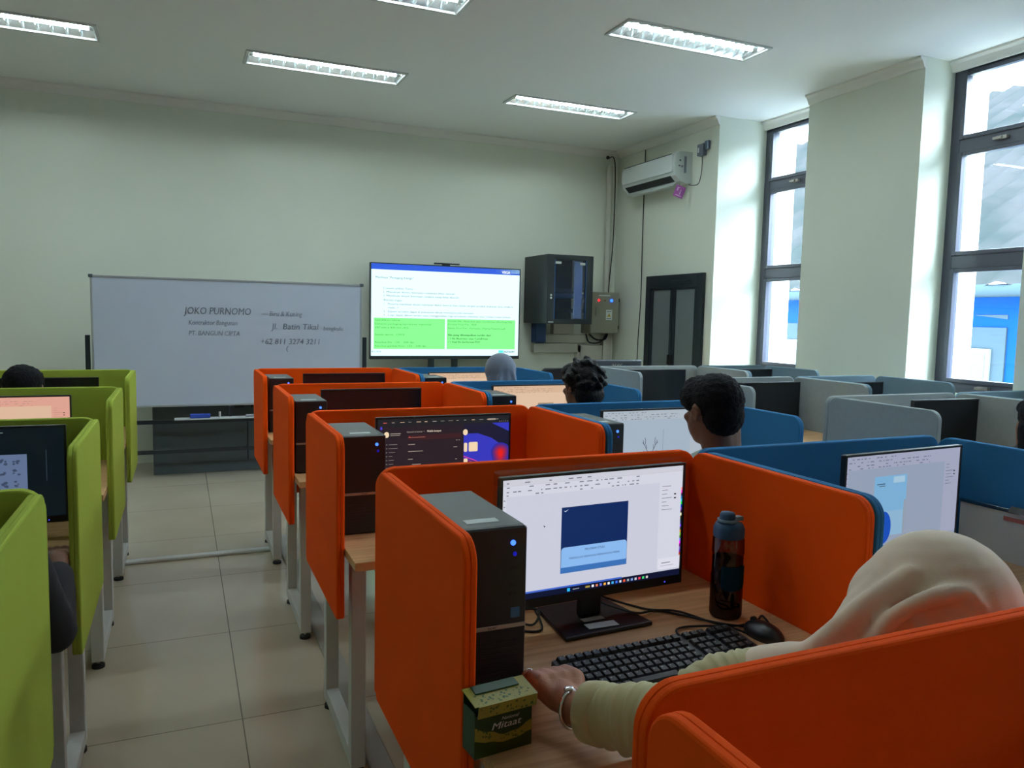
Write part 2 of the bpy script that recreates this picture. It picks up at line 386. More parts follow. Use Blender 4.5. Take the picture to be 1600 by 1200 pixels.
# ---------------------------------------------------------------- ceiling lights
M_tube = mat('fluorescent_tube', (.9, .9, .9, 1), .4, emit=(.80, .95, 1.0, 1), estr=LAMP*4)
M_tube_off = mat('unlit_tube', (.6, .6, .6, 1), .4)
M_refl = mat('aluminium_reflector', (.82, .87, .88, 1), .22, metal=.9)
def make_light(L, Wd):
    t = thing('ceiling_light', 'x', 'ceiling light')
    f = MB()
    for (x0, y0, x1, y1) in ((0,0,L,.022),(0,Wd-.022,L,Wd),(0,.022,.022,Wd-.022),(L-.022,.022,L,Wd-.022)): f.box(x0, y0, -.012, x1, y1, .004, M_white)
    f.build('trim_frame', t, bevel=.002)
    h = MB(); h.box(.005, .005, .075, L-.005, Wd-.005, .085, M_white)
    for (x0, y0, x1, y1) in ((.005,.005,L-.005,.012),(.005,Wd-.012,L-.005,Wd-.005),(.005,.012,.012,Wd-.012),(L-.012,.012,L-.005,Wd-.012)): h.box(x0, y0, .004, x1, y1, .075, M_white)
    h.build('housing', t)
    r = MB(); n = 8; c = Wd/2
    for s_ in (-1, 1):      # curved mirror strips either side of the tube
        vs = []; fs = []
        for k in range(n+1):
            a = k/n; y = c+s_*(.035+a*(Wd/2-.06)); z = .055-.053*a*a
            vs += [(.03, y, z), (L-.03, y, z)]
        for k in range(n): fs.append((2*k, 2*k+1, 2*k+3, 2*k+2))
        r.add(vs, fs, M_refl, True)
    for k in range(14):     # louvre blades
        x = .03+(L-.06)*k/13
        for s_ in (-1, 1):
            vs = [(x-.004, c+s_*.017, .035), (x+.004, c+s_*.017, .035), (x+.006, c+s_*(Wd/2-.026), .002), (x-.006, c+s_*(Wd/2-.026), .002),
                  (x-.002, c+s_*.017, .001), (x+.002, c+s_*.017, .001)]
            r.add(vs, [(0,1,2,3),(4,5,1,0),(4,0,3),(5,1,2),(4,5,2,3)], M_refl)
    r.build('louvre', t, recalc=False)
    tb = MB()
    tb.cyl((.06, c, .024), (L-.06, c, .024), .013, M_tube); tb.build('tube', t)
    for xx in (.03, L-.06): MB().cyl((xx, c, .024), (xx+.03, c, .024), .015, M_white).build('lamp_holder', t)
    return t
LT = ['lit fluorescent ceiling light nearest above the whiteboard, centre left', 'lit fluorescent ceiling light nearest the air conditioner',
      'lit fluorescent ceiling light at the top right, large and bright', 'fluorescent ceiling light cut off by the left edge', 'fluorescent ceiling light cut off by the top edge']
l0 = make_light(1.2, .31)
for i, (x0, y0, x1, y1) in enumerate(lamps):
    o = l0 if i == 0 else dup(l0, (0, 0, 0))
    o.location = (x0, y0, ZC); o.scale = ((x1-x0)/1.2, (y1-y0)/.31, 1)
    if i >= LIT or i in (6, 7):
        for ch in o.children:
            if ch.name.startswith('tube'):
                ch.data = ch.data.copy(); ch.data.materials[0] = M_tube_off
    o['group'] = 'recessed fluorescent ceiling lights'
    o['label'] = LT[i] if i < 5 else 'recessed fluorescent ceiling light outside the view'

# ---------------------------------------------------------------- booths
ZT = 1.084; ZB = .535; TH = .024
def panel_mb(w, h, m, r=.045, rb=.012, T=None, out=None):
    mb = out or MB()
    t = TH
    prof = [(.004, 0), (.001, .0015), (0, .004), (0, t*.46), (.0022, t*.5), (0, t*.54), (0, t-.004), (.001, t-.0015), (.004, t)]
    return mb.rrect(w, h, r, prof, m, T=T, n=8, rb=rb)
def booth(label, x0, x1, yr, m, group):
    """x0..x1 outer faces of the side panels, yr = rear of the back panel"""
    w = x1-x0; d = .617
    t = thing('cubicle_desk', label, 'cubicle desk', (x0, yr, 0), 0, group)
    h = ZT-ZB; zc = (ZT+ZB)/2
    panel_mb(w-.006, h, m, T=Matrix.Translation((w/2, -TH, zc))).build('rear_panel', t)
    for xx in (0, w-TH):
        T = Matrix.Translation((xx, -d/2-TH*.5-.006, zc)) @ Matrix.Rotation(PI/2, 4, 'Z') @ Matrix.Translation((0, -TH, 0))
        panel_mb(d-TH, h, m, T=T).build('side_panel', t)
    top = MB(); top.box(TH+.001, -.765, .725, w-TH-.001, -TH-.001, .75, M_wood); 
    top.build('desktop', t, bevel=.002)
    lx = .045; a, c = -.125, -.57     # legs just inside the panels
    for sx in (.055, w-.055-lx):
        for yy in (a, c): MB().box(sx, yy, .03, sx+lx, yy+.045, .724, M_white).build('leg', t, bevel=.003)
        MB().box(sx+.001, c+.045, .03, sx+lx-.001, a, .08, M_white).build('foot_rail', t, bevel=.003)
        MB().box(sx+.001, c+.045, .684, sx+lx-.001, a, .7245, M_white).build('top_rail', t, bevel=.003)
        for yy in (a, c):
            g = MB(); g.cyl((sx+.022, yy+.022, .0), (sx+.022, yy+.022, .012), .024, M_rubber); g.cyl((sx+.022, yy+.022, .012), (sx+.022, yy+.022, .03), .008, M_chrome)
            g.build('levelling_foot', t)
    MB().box(.055+lx, a+.005, .62, w-.055-lx, a+.035, .70, M_white).build('cross_beam', t, bevel=.003)
    return t
YR = [1.739+1.09*k for k in range(4)]
ordn = ['nearest', 'second', 'third', 'fourth and farthest']
spec = []
spec.append(('orange fabric cubicle in the bottom right corner, hiding the beige headscarf wearer', .40, 1.305, .615, M_orange, 'orange cubicle desks'))
ol = ['orange fabric cubicle desk around the white design screen and water bottle', 'orange fabric cubicle desk around the dark settings screen', 'orange fabric cubicle desk third from the front, with a switched-off screen', 'orange fabric cubicle desk farthest back, below the whiteboard corner']
for k in range(4): spec.append((ol[k], .407, 1.303, YR[k], M_orange, 'orange cubicle desks'))
bl = ['blue fabric cubicle desk beside the nearest orange one, with a pale blue design on screen', 'blue fabric cubicle desk in front of the short-haired man', 'blue fabric cubicle desk of the person with wavy hair', 'blue fabric cubicle desk farthest back, below the television']
for k, x1 in enumerate((2.27, 2.17, 2.15, 2.19)): spec.append((bl[k], 1.307, x1, YR[k], M_blue, 'blue cubicle desks'))
gl = ['grey fabric cubicle desk nearest in its column, right of the blue ones', 'grey fabric cubicle desk in the middle of its column', 'grey fabric cubicle desk farthest back, before the dark door']
for k, (x0, x1) in enumerate(((2.90, 3.82), (2.86, 3.73), (2.84, 3.77))): spec.append((gl[k], x0, x1, YR[k+1], M_gray, 'grey cubicle desks'))
ll = ['slate blue cubicle desk nearest the window wall, cut by the right edge', 'slate blue cubicle desk in front of the wide white pillar', 'slate blue cubicle desk farthest back near the far window']
for k, (x0, x1) in enumerate(((3.822, 4.66), (3.732, 4.47), (3.772, 4.44))): spec.append((ll[k], x0, x1, YR[k+1], M_lblue, 'slate blue cubicle desks'))
nl = ['lime green cubicle desk in the bottom left corner, nearest', 'lime green cubicle desk with the icon grid on its dark screen', 'lime green cubicle desk with the pinkish screen', 'lime green cubicle desk farthest back, beside the whiteboard']
for k in range(4): spec.append((nl[k], -1.16, -.249, YR[k], M_green, 'lime green cubicle desks'))
for a in spec: booth(*a)

# ---------------------------------------------------------------- monitors
MWD, MHT = .49, .292
def ui_light(s, w, h, y, tone, seed):
    """light drawing program: menu, toolbars, rulers, side docker, taskbar"""
    R = random.Random(seed); a, c, ink = tone
    bgm = screen_mat(*a); pan = screen_mat(*c); inkm = screen_mat(*ink)
    s.quad(-w/2, -h/2, w/2, h/2, y, bgm)
    s.quad(-w/2, h*.36, w/2, h/2, y-.0002, pan)
    s.quad(-w/2, -h/2, -w/2+w*.02, h*.36, y-.0002, pan)
    s.quad(w*.36, -h*.42, w/2, h*.36, y-.0002, pan)
    for r_, zz in enumerate((.47, .435, .40, .372)):
        x = -w*.48
        while x < w*(.22 if r_ else -.05):
            d = R.uniform(.006, .03)*w
            if R.random() < .6: s.quad(x, h*zz-.0012, x+d, h*zz+.0012, y-.0004, inkm)
            x += d+R.uniform(.006, .02)*w
    for k in range(7):
        if R.random() < .8: s.quad(w*.375, h*(.32-k*.035), w*(.40+R.random()*.05), h*(.32-k*.035)+.0014, y-.0004, inkm)
    s.quad(w*.449, h*.24, w*.462, h*.252, y-.0004, screen_mat(10, 10, 14)); s.quad(w*.449, h*.205, w*.462, h*.217, y-.0004, screen_mat(10, 10, 14))
    for k in range(9): s.quad(-w*.495, h*(.33-k*.05), -w*.485, h*(.33-k*.05)+.002, y-.0004, inkm)
def scr_design(s, w, h, y):
    ui_light(s, w, h, y, ((188, 190, 205), (196, 198, 210), (110, 112, 125)), 3)
    s.quad(-w*.01-w*.185, -h*.33, w*.175-.0, h*.23, y-.0004, screen_mat(6, 36, 88))
    s.quad(-w*.195, -h*.33, w*.175, -h*.28, y-.0006, screen_mat(55, 105, 170))
    s.rrect(w*.37-.002, h*.17, .008, [(0, y-.0009), (0, y-.0008)], screen_mat(128, 172, 222), cx=-w*.01, cz=-h*.195, rb=.001)
    s.text('PROGRAM STUDI', -w*.01, -h*.155, y-.0012, .007, screen_mat(25, 45, 90), w=.052, align='c')
    s.text('TEKNOLOGI REKAYASA PERAWATAN MESIN', -w*.01, -h*.215, y-.0012, .006, screen_mat(25, 45, 90), w=.135, align='c')
    s.add([(-w*.185, y-.0008, h*.205), (-w*.176, y-.0008, h*.19), (-w*.158, y-.0008, h*.212), (-w*.176, y-.0008, h*.198)], [(0,1,2,3)], screen_mat(190, 205, 225))
    s.add([(-w*.29, y-.0006, h*.10), (-w*.286, y-.0006, h*.082), (-w*.279, y-.0006, h*.09)], [(0,1,2)], screen_mat(20, 20, 30))
    R = random.Random(5); k = 24
    for i in range(k):
        z0 = h*.30-i*h*.62/k
        s.quad(w*.493, z0-h*.62/k, w*.5, z0, y-.0006, screen_mat(*[R.choice([20, 60, 120, 190, 230]) for _ in range(3)]))
    s.quad(-w/2, -h*.5, w/2, -h*.445, y-.0006, screen_mat(12, 18, 45)); s.quad(-w*.5, -h*.452, w*.15, -h*.437, y-.0008, screen_mat(60, 95, 190))
    cols = [(230,230,235),(210,120,90),(90,110,210),(240,170,70),(225,225,225),(60,170,230),(60,110,240),(200,210,230),(230,90,60),(150,160,170),(120,150,210),(190,190,200),(235,60,90),(60,210,110),(200,190,190)]
    s.quad(-w*.155, -h*.49, -w*.14, -h*.462, y-.0008, screen_mat(40, 180, 240)); s.quad(-w*.125, -h*.48, -w*.09, -h*.474, y-.0008, screen_mat(150, 155, 165)); s.quad(-w*.055, -h*.484, -w*.03, -h*.468, y-.0008, screen_mat(160, 140, 60))
    for i, c in enumerate(cols): x = -w*.02+i*w*.0225; s.quad(x, -h*.487, x+w*.012, -h*.466, y-.0008, screen_mat(*c))
    s.quad(w*.365, -h*.43, w*.498, -h*.33, y-.001, screen_mat(205, 206, 218)); s.quad(w*.385, -h*.375, w*.44, -h*.368, y-.0012, screen_mat(110, 110, 120)); s.quad(w*.38, -h*.40, w*.46, -h*.396, y-.0012, screen_mat(150, 150, 160))
def scr_settings(s, w, h, y):
    s.quad(-w/2, -h/2, w/2, h/2, y, screen_mat(34, 28, 35))
    # abstract desktop wallpaper on the right
    s.quad(w*.14, -h/2, w/2, h*.40, y-.0003, screen_mat(48, 52, 175))
    s.add([(w*.14,y-.0004,h*.40),(w*.36,y-.0004,h*.40),(w*.5,y-.0004,h*.28),(w*.5,y-.0004,h*.03),(w*.36,y-.0004,h*.20),(w*.25,y-.0004,h*.27),(w*.14,y-.0004,h*.27)], [tuple(range(7))], screen_mat(22, 24, 48))
    s.add([(w*.14,y-.0004,-h*.05),(w*.26,y-.0004,-h*.12),(w*.36,y-.0004,-h*.3),(w*.40,y-.0004,-h*.5),(w*.14,y-.0004,-h*.5)], [tuple(range(5))], screen_mat(22, 20, 46))
    for i in range(8):
        r_ = 1-i*.11; c = (40+int(175*(i/7)), 40-int(10*i/7), 150-int(125*(i/7)))
        vs = [(w*.435+math.cos(a)*w*.075*r_*(1.05 if math.sin(a) > 0 else .8+.2*math.cos(2*a)), y-.0005-.00005*i, h*.0+math.sin(a)*h*(.13 if math.sin(a) > 0 else .26)*r_) for a in [2*PI*q/28 for q in range(28)]]
        s.add(vs, [tuple(range(28))], screen_mat(*c))
    for j, c in enumerate(((185, 60, 150), (140, 50, 130), (175, 80, 120))):
        pts = [(w*.14, -h*(.02+.03*j)), (w*.24, -h*(.09+.035*j)), (w*.32, -h*(.22+.035*j)), (w*.38, -h*(.37+.035*j))]
        for p, q in zip(pts, pts[1:]): s.add([(p[0],y-.0007,p[1]),(q[0],y-.0007,q[1]),(q[0],y-.0007,q[1]-h*.016),(p[0],y-.0007,p[1]-h*.016)], [(0,1,2,3)], screen_mat(*c))
    cr = screen_mat(225, 200, 165); gl_ = screen_mat(150, 140, 130)
    for (a, b_, c, d) in ((.142,.03,.168,.15),(.18,.03,.25,.155),(.142,-.19,.172,-.06)): s.rrect((c-a)*w, (d-b_)*h, .004, [(0, y-.0009), (0, y-.0008)], cr, cx=(a+c)/2*w, cz=(b_+d)/2*h)
    s.rrect(w*.036, h*.08, .009, [(0, y-.0009), (0, y-.0008)], cr, cx=w*.152, cz=h*.29)
    # browser bar and settings window
    s.quad(-w/2, h*.40, w/2, h/2, y-.0005, screen_mat(26, 30, 34))
    R = random.Random(9); x = -w*.46
    while x < w*.4:
        s.quad(x, h*.447, x+w*R.uniform(.015, .035), h*.455, y-.0008, screen_mat(*R.choice([(190,160,130),(150,140,130),(200,90,80),(120,115,110)]))); x += w*.06
    s.quad(w*.33, h*.44, w*.39, h*.462, y-.0008, gl_)
    for k in range(5): s.quad(w*(.42+k*.016), h*.415, w*(.426+k*.016), h*.422, y-.0008, gl_)
    s.rrect(w*.036, h*.075, .009, [(0, y-.0009), (0, y-.0008)], cr, cx=-w*.437, cz=h*.30)
    s.rrect(w*.014, h*.04, .003, [(0, y-.0009), (0, y-.0008)], screen_mat(70, 60, 190), cx=-w*.475, cz=h*.385)
    s.quad(-w*.41, h*.305, -w*.335, h*.315, y-.0008, gl_); s.quad(-w*.41, h*.285, -w*.34, h*.292, y-.0008, gl_)
    s.text('Network & internet  >', -w*.29, h*.315, y-.0008, .009, gl_, w=w*.13); s.text('Mobile hotspot', -w*.14, h*.315, y-.0008, .010, screen_mat(200, 185, 165), w=w*.105, bold=.0004)
    s.quad(-w*.28, h*.22, w*.12, h*.285, y-.0006, screen_mat(52, 28, 32)); s.quad(-w*.28, h*.25, -w*.155, h*.257, y-.0008, screen_mat(150, 90, 85))
    s.rrect(w*.006, h*.011, .001, [(0, y-.001), (0, y-.0009)], screen_mat(220, 70, 90), cx=-w*.27, cz=h*.262)
    for k in range(14): s.quad(-w*.44, h*(.17-k*.05), -w*.432, h*(.178-k*.05), y-.0008, gl_); s.quad(-w*.42, h*(.17-k*.05), -w*(.40-R.random()*.06), h*(.177-k*.05), y-.0008, screen_mat(120, 112, 108))
    for (u, v, l) in ((-.28,.16,.05),(-.28,.07,.11),(-.28,-.03,.035),(-.25,-.10,.065),(-.25,-.15,.02),(-.22,-.14,.09),(-.25,-.18,.03),(.06,.10,.03),(.075,-.06,.015),(.08,.19,.012),(.10,.19,.01)):
        s.quad(w*u, h*v, w*(u+l), h*(v+.008), y-.0008, gl_)
def scr_blank(tone, extra=None):
    def f(s, w, h, y):
        ui_light(s, w, h, y, tone, 21)
        if extra: extra(s, w, h, y)
    return f
def ex_deer(s, w, h, y):
    ink = screen_mat(60, 68, 80)
    s.quad(w*.085, -h*.45, w*.088, h*.20, y-.0006, screen_mat(110, 118, 128))
    def ln(pts):
        for sgn in (1, -1):
            for p, q in zip(pts, pts[1:]):
                p_ = Vector((-w*.04+sgn*p[0]*w, 0, p[1]*h)); q_ = Vector((-w*.04+sgn*q[0]*w, 0, q[1]*h)); d = (q_-p_).normalized(); n_ = Vector((-d.z, 0, d.x))*.0011
                s.add([(v.x, y-.0007, v.z) for v in (p_-n_, q_-n_, q_+n_, p_+n_)], [(0,1,2,3)], ink)
    ln([(0,-.13),(.02,-.13),(.035,-.09),(.05,-.03),(.075,.02)]); ln([(.05,-.03),(.045,.04)]); ln([(.035,-.09),(.032,-.02)]); ln([(.045,.04),(.052,.09)]); ln([(.062,-.01),(.068,.05)])
    ln([(.02,-.13),(.05,-.14),(.062,-.11),(.045,-.18),(.035,-.20)]); ln([(.035,-.20),(.025,-.33),(.012,-.40),(0,-.41)]); ln([(.02,-.24),(.032,-.26)])
def ex_poster(s, w, h, y):
    s.quad(-w*.26, -h*.36, w*.02, h*.27, y-.0005, screen_mat(112, 160, 196)); s.quad(-w*.26, -h*.36, w*.0, -h*.1, y-.0006, screen_mat(128, 165, 192))
    s.quad(w*.0, -h*.36, w*.02, -h*.0, y-.0008, screen_mat(132, 145, 160))
    s.quad(-w*.10, h*.19, w*.0, h*.255, y-.0008, screen_mat(150, 180, 200))
    s.quad(-w*.24, h*.185, -w*.17, h*.195, y-.0008, screen_mat(50, 70, 95)); s.quad(-w*.22, h*.165, -w*.17, h*.173, y-.0008, screen_mat(50, 70, 95))
    vs = [(-w*.165+math.cos(a)*w*.065, y-.0009, -h*.27+math.sin(a)*h*.17) for a in [2*PI*q/28 for q in range(28)]]
    s.add(vs, [tuple(range(28))], screen_mat(14, 70, 170))
def ex_photo(s, w, h, y):
    s.quad(w*.03, -h*.02, w*.22, h*.16, y-.0005, screen_mat(150, 130, 105)); s.quad(w*.07, -h*.02, w*.11, h*.12, y-.0007, screen_mat(60, 55, 50)); s.quad(w*.14, -h*.02, w*.19, h*.09, y-.0007, screen_mat(85, 72, 60))
def scr_icons(s, w, h, y):
    s.quad(-w/2, -h/2, w/2, h/2, y, screen_mat(8, 18, 24)); s.quad(-w*.42, -h*.33, w*.30, h*.21, y-.0004, screen_mat(88, 104, 134))
    R = random.Random(4); ink = screen_mat(55, 66, 90)
    for i in range(11):
        for j in range(4):
            cx, cz = w*(.24-.064*i), h*(.13-.125*j)
            for q in range(5):
                ox, oz = R.uniform(-.008, .008), R.uniform(-.008, .008); r_ = R.uniform(.003, .006)
                s.add([(cx+ox+r_*math.cos(a), y-.0006-.0001*q, cz+oz+r_*math.sin(a)*R.uniform(.5, 1)) for a in [0, 1, 2, 3, 4, 5]], [(0,1,2,3,4,5)], ink)
    s.quad(w*.30-.03, -h*.37, w*.36, -h*.345, y-.0005, screen_mat(50, 84, 150)); s.quad(w*.2, -h*.6+h*.13, w*.37, -h*.43, y-.0005, screen_mat(105, 125, 150))
    for k in range(3): s.quad(-w*.02+k*w*.09, h*.45, -w*.0+k*w*.09, h*.456, y-.0005, screen_mat(130, 150, 150))
    s.quad(w*.40, -h*.1, w*.405, h*.25, y-.0005, screen_mat(40, 50, 60))
def scr_off(s, w, h, y): s.quad(-w/2, -h/2, w/2, h/2, y, M_blackg)
def make_monitor(label, paint, X, Y, ztop=1.10, rz=0, w=MWD, h=MHT, led=True, bez=None, back_text=False, cat='monitor', zdesk=.75, group=None):
    t = thing('computer_monitor', label, cat, (X, Y, zdesk), rz, group)
    zc = ztop-zdesk-h/2; bz = .006; chin = .020
    bm = bez or M_black
    b_ = MB(); b_.rrect(w, h, .004, [(.0, 0), (0, .012), (.012, .022)], bm, cz=zc, T=Matrix.Translation((0, -.006, 0)))
    b_.box(-.11, .016, zc-.09, .11, .036, zc+.06, bm); b_.build('housing', t, bevel=.0012)
    fr = MB()       # raised bezel around the glass
    for (x0, z0, x1, z1) in ((-w/2, zc+h/2-bz, w/2, zc+h/2), (-w/2, zc-h/2, w/2, zc-h/2+chin), (-w/2, zc-h/2+chin, -w/2+bz, zc+h/2-bz), (w/2-bz, zc-h/2+chin, w/2, zc+h/2-bz)):
        fr.box(x0, -.010, z0, x1, -.0061, z1, bm)
    fr.build('bezel', t)
    s_ = MB(); cz = zc+(chin-bz)/2
    paint(s_, w-2*bz, h-bz-chin, 0)
    s_.build('screen', t, loc=(0, -.0072, cz), recalc=False)
    MB().box(-.028, .008, .012, .028, .026, zc-.02, bm).build('stand_neck', t, bevel=.003)
    bs = MB(); bs.add([(-.115,-.075,0),(.115,-.075,0),(.09,.10,0),(-.09,.10,0),(-.115,-.075,.010),(.115,-.075,.010),(.09,.10,.013),(-.09,.10,.013)], [(0,3,2,1),(4,5,6,7),(0,1,5,4),(1,2,6,5),(2,3,7,6),(3,0,4,7)], bm)
    bs.build('stand_base', t, bevel=.004)
    if led: MB().cyl((w/2-.05, -.0105, zc-h/2+.008), (w/2-.05, -.0095, zc-h/2+.008), .0016, screen_mat(60, 60, 255, 2)).build('power_light', t)
    if back_text: MB().text('acer', 0, zc+.095, 0, .05, M_silver, w=.11, align='c', T=Matrix.Translation((0, .0225, 0)) @ Matrix.Rotation(PI, 4, 'Z')).build('logo', t)
    return t
beige = ((208, 178, 152), (200, 168, 140), (150, 130, 110)); cool = ((152, 166, 180), (160, 170, 180), (100, 110, 122)); cool2 = ((135, 146, 166), (148, 152, 174), (90, 96, 116)); pink = ((205, 170, 145), (205, 150, 135), (170, 130, 115))
m0 = make_monitor('monitor with a white drawing program and navy cover design, nearest orange desk', scr_design, .852, 1.478, 1.103, math.radians(3.5))
# clear protective film still wrapped round the near monitor
f_ = MB(); f_.rrect(.500, .03, .004, [(0, -.012), (0, .014)], M_film, cz=.349); f_.box(-.249, -.0125, .10, -.2455, .016, .36, M_film); f_.build('protective_film', m0)
st = MB(); st.box(-.04, -.062, .0115, .035, -.035, .0122, M_paper, T=Matrix.Rotation(-.08, 4, 'Z')); st.build('asset_sticker', m0)
st = MB(); st.box(-.035, -.022, .0121, .02, -.004, .0127, mat('grey_sticker', (.3, .29, .27, 1), .5)); st.build('maker_sticker', m0)
make_monitor('monitor showing a dark settings page over a violet wallpaper', scr_settings, .833, 2.50, 1.096, math.radians(1))
make_monitor('switched-off black monitor in the third orange cubicle', scr_off, .845, 3.66, 1.078, 0, led=False)
make_monitor('switched-off black monitor in the farthest orange cubicle', scr_off, .90, 4.62, 1.079, 0, led=False)
make_monitor('monitor with a pale blue poster design in the nearest blue cubicle', scr_blank(cool2, ex_poster), 1.832, 1.49, 1.097, math.radians(4))
make_monitor('monitor with a line drawing of antlers, in front of the short-haired man', scr_blank(cool, ex_deer), 1.73, 2.56, 1.087, 0)
make_monitor('beige tinted monitor in front of the person with wavy hair', scr_blank(beige, ex_photo), 1.70, 3.62, 1.088, 0)
make_monitor('beige tinted monitor in the farthest blue cubicle', scr_blank(beige), 1.68, 4.66, 1.076, 0)
make_monitor('dark monitor in the nearest grey cubicle, its top edge catching light', scr_off, 3.58, 2.68, 1.068, math.radians(-2), led=False)
make_monitor('dark monitor in the middle grey cubicle', scr_off, 3.43, 3.80, 1.06, 0, led=False)
make_monitor('dark monitor with a ceiling light mirrored in it, farthest grey cubicle', scr_off, 3.13, 4.62, 1.083, 0, led=False)
make_monitor('dark monitor in the middle slate blue cubicle', scr_off, 4.10, 3.74, 1.055, 0, led=False)
make_monitor('dark monitor in the farthest slate blue cubicle', scr_off, 4.08, 4.78, 1.07, 0, led=False)
make_monitor('dark monitor by the window in the nearest slate blue cubicle', scr_off, 4.29, 2.66, 1.06, 0, led=False)
make_monitor('dark monitor showing a grid of grey icons in the lime cubicle', scr_icons, -.565, 2.60, 1.092, 0)
make_monitor('pink tinted monitor in the third lime cubicle', scr_blank(pink), -.672, 3.65, 1.075, 0)
make_monitor('switched-off black monitor in the farthest lime cubicle', scr_off, -.66, 4.68, 1.066, 0, led=False)

# ---------------------------------------------------------------- computer towers
def make_tower(label, X, Y, lit=True, big=True):
    t = thing('computer_tower', label, 'computer tower', (X, Y, .75), 0, 'black desktop computer towers')
    w, h, d = .132, .312, .29
    MB().box(0, .006, .004, w, d, h, M_dgrey).build('case', t, bevel=.003)
    f = MB(); f.rrect(w+.002, h-.002, .006, [(.003, -.006), (0, -.002), (0, .0055)], M_black, cx=w/2, cz=h/2+.001); f.build('front_panel', t)
    MB().box(0, -.0085, .125, w, -.0062, .133, M_silver).build('metal_strip', t, bevel=.001)
    MB().text('acer', w/2, .127, -.0088, .009, M_ink, w=.018, align='c').build('logo', t)
    b1 = MB().cyl((w-.028, -.008, .283), (w-.028, -.0055, .283), .005, screen_mat(60, 110, 255, 2.2) if lit else M_rubber); b1.build('power_button', t)
    b2 = MB().cyl((w-.024, -.0075, .262), (w-.024, -.0055, .262), .004, screen_mat(10, 15, 150) if lit else M_rubber); b2.build('drive_light', t)
    p = MB()
    for zz in (.232, .20, .185): p.box(w-.034, -.0068, zz, w-.02, -.0055, zz+.008, M_rubber)
    p.build('port', t)
    MB().box(w-.03, -.0068, .143, w-.012, -.0058, .162, mat('blue_sticker', (.03, .12, .25, 1), .4)).build('sticker', t)
    s_ = MB(); s_.box(.03, .035, h, .095, .062, h+.0008, M_paper); s_.build('label_sticker', t)
    lo = MB()
    for k in range(9): lo.box(.012, -.0066, .02+k*.010, w-.012, -.0056, .023+k*.010, M_rubber)
    lo.build('front_vent', t)
    return t
tw = make_tower('black computer tower beside the near monitor, white label on its grey top', .441, 1.245)
for (lab, X, Y) in (('black computer tower in the second orange cubicle, blue light lit', .452, 2.345), ('black computer tower in the third orange cubicle', .440, 3.33), ('black computer tower in the farthest orange cubicle', .455, 4.52),
                    ('black computer tower in the cubicle facing the short-haired man', 1.345, 2.38), ('black computer tower in the cubicle of the person with wavy hair', 1.345, 3.36), ('black computer tower in the farthest blue cubicle', 1.345, 4.42)):
    dup(tw, (X, Y, .75), 0, lab)

# ---------------------------------------------------------------- keyboard, mouse, bottle, box, cables
kb = thing('keyboard', 'black computer keyboard with small red indicator lights on the near desk', 'keyboard', (.875, 1.215, .75), math.radians(2))
b = MB(); b.add([(-.225,-.075,0),(.225,-.075,0),(.225,.075,0),(-.225,.075,0),(-.225,-.075,.010),(.225,-.075,.010),(.222,.075,.026),(-.222,.075,.026)], [(0,3,2,1),(4,5,6,7),(0,1,5,4),(1,2,6,5),(2,3,7,6),(3,0,4,7)], M_black); b.build('case', kb, bevel=.003)
R = random.Random(1); cols_ = []
for row in range(6):
    y = -.058+row*.0215+(.006 if row == 5 else 0); x = -.213
    while x < .21:
        wk = .0175
        if row == 0 and -.12 < x < -.02: wk = .105
        if not (.078 < x < .084 or .144 < x < .15): cols_.append((x, y, wk))
        x += wk+.0018
        if .073 < x < .086: x = .087
        if .142 < x < .152: x = .153
for i, (x, y, wk) in enumerate(cols_):
    z = .010+.016*(y+.075)/.15
    k_ = MB(); k_.add([(x,y,z),(x+wk,y,z),(x+wk,y+.018,z+.002),(x,y+.018,z+.002),(x+.002,y+.002,z+.007),(x+wk-.002,y+.002,z+.007),(x+wk-.002,y+.015,z+.009),(x+.002,y+.015,z+.009)], [(0,3,2,1),(4,5,6,7),(0,1,5,4),(1,2,6,5),(2,3,7,6),(3,0,4,7)], M_black)
    if wk < .05: k_.quad(0, 0, .0025, .0025, 0, mat('key_legend', (.30, .30, .30, 1), .6), T=Matrix.Translation((x+.005, y+.009, z+.0088)) @ Matrix.Rotation(-PI/2+.15, 4, 'X'))
    if i < 95: k_.build('key', kb)
    else:
        if i == 95: rest = MB()
        o_ = len(rest.v); rest.v += k_.v
        for f_, mi_ in zip(k_.f, k_.m): rest.f.append([q+o_ for q in f_]); rest.m.append(rest.mi(k_.mats[mi_])); rest.sm.append(False)
rest.build('keys', kb)['kind'] = 'stuff'
b = MB()
for k in range(3): b.cyl((.16+k*.018, .066, .025), (.16+k*.018, .066, .0268), .003, screen_mat(255, 70, 30, 1.5))
b.build('indicator_light', kb)
def make_mouse(label, X, Y, rz):
    t = thing('computer_mouse', label, 'mouse', (X, Y, .75), rz)
    b = MB(); b.ell((0, 0, .008), (.030, .052, .026), M_black); b.build('body', t)
    MB().cyl((-.004, .03, .029), (.004, .03, .029), .007, M_rubber).build('scroll_wheel', t)
    return t
pd = MB(); pd.rrect(.20, .16, .02, [(0, 0), (0, .003)], M_rubber, T=Matrix.Translation((.79, 1.085, .7505)) @ Matrix.Rotation(-PI/2, 4, 'X') @ Matrix.Translation((0, -.003, 0)))
mo = make_mouse('black computer mouse at the right end of the keyboard', 1.165, 1.27, .1)
pd = MB(); pd.rrect(.075, .10, .012, [(0, 0), (0, .008)], M_blackg, T=Matrix.Translation((.70, 1.095, .7585)) @ Matrix.Rotation(-PI/2, 4, 'X'))
tag(pd.build('smartphone'), 'dark flat device lying in front of the keyboard by the green sleeve', 'phone')
ph = MB(); ph.ell((.583, 1.232, .7645), (.016, .045, .0135), M_black)
tag(ph.build('computer_mouse'), 'small black mouse under the hand with the bracelet', 'mouse')

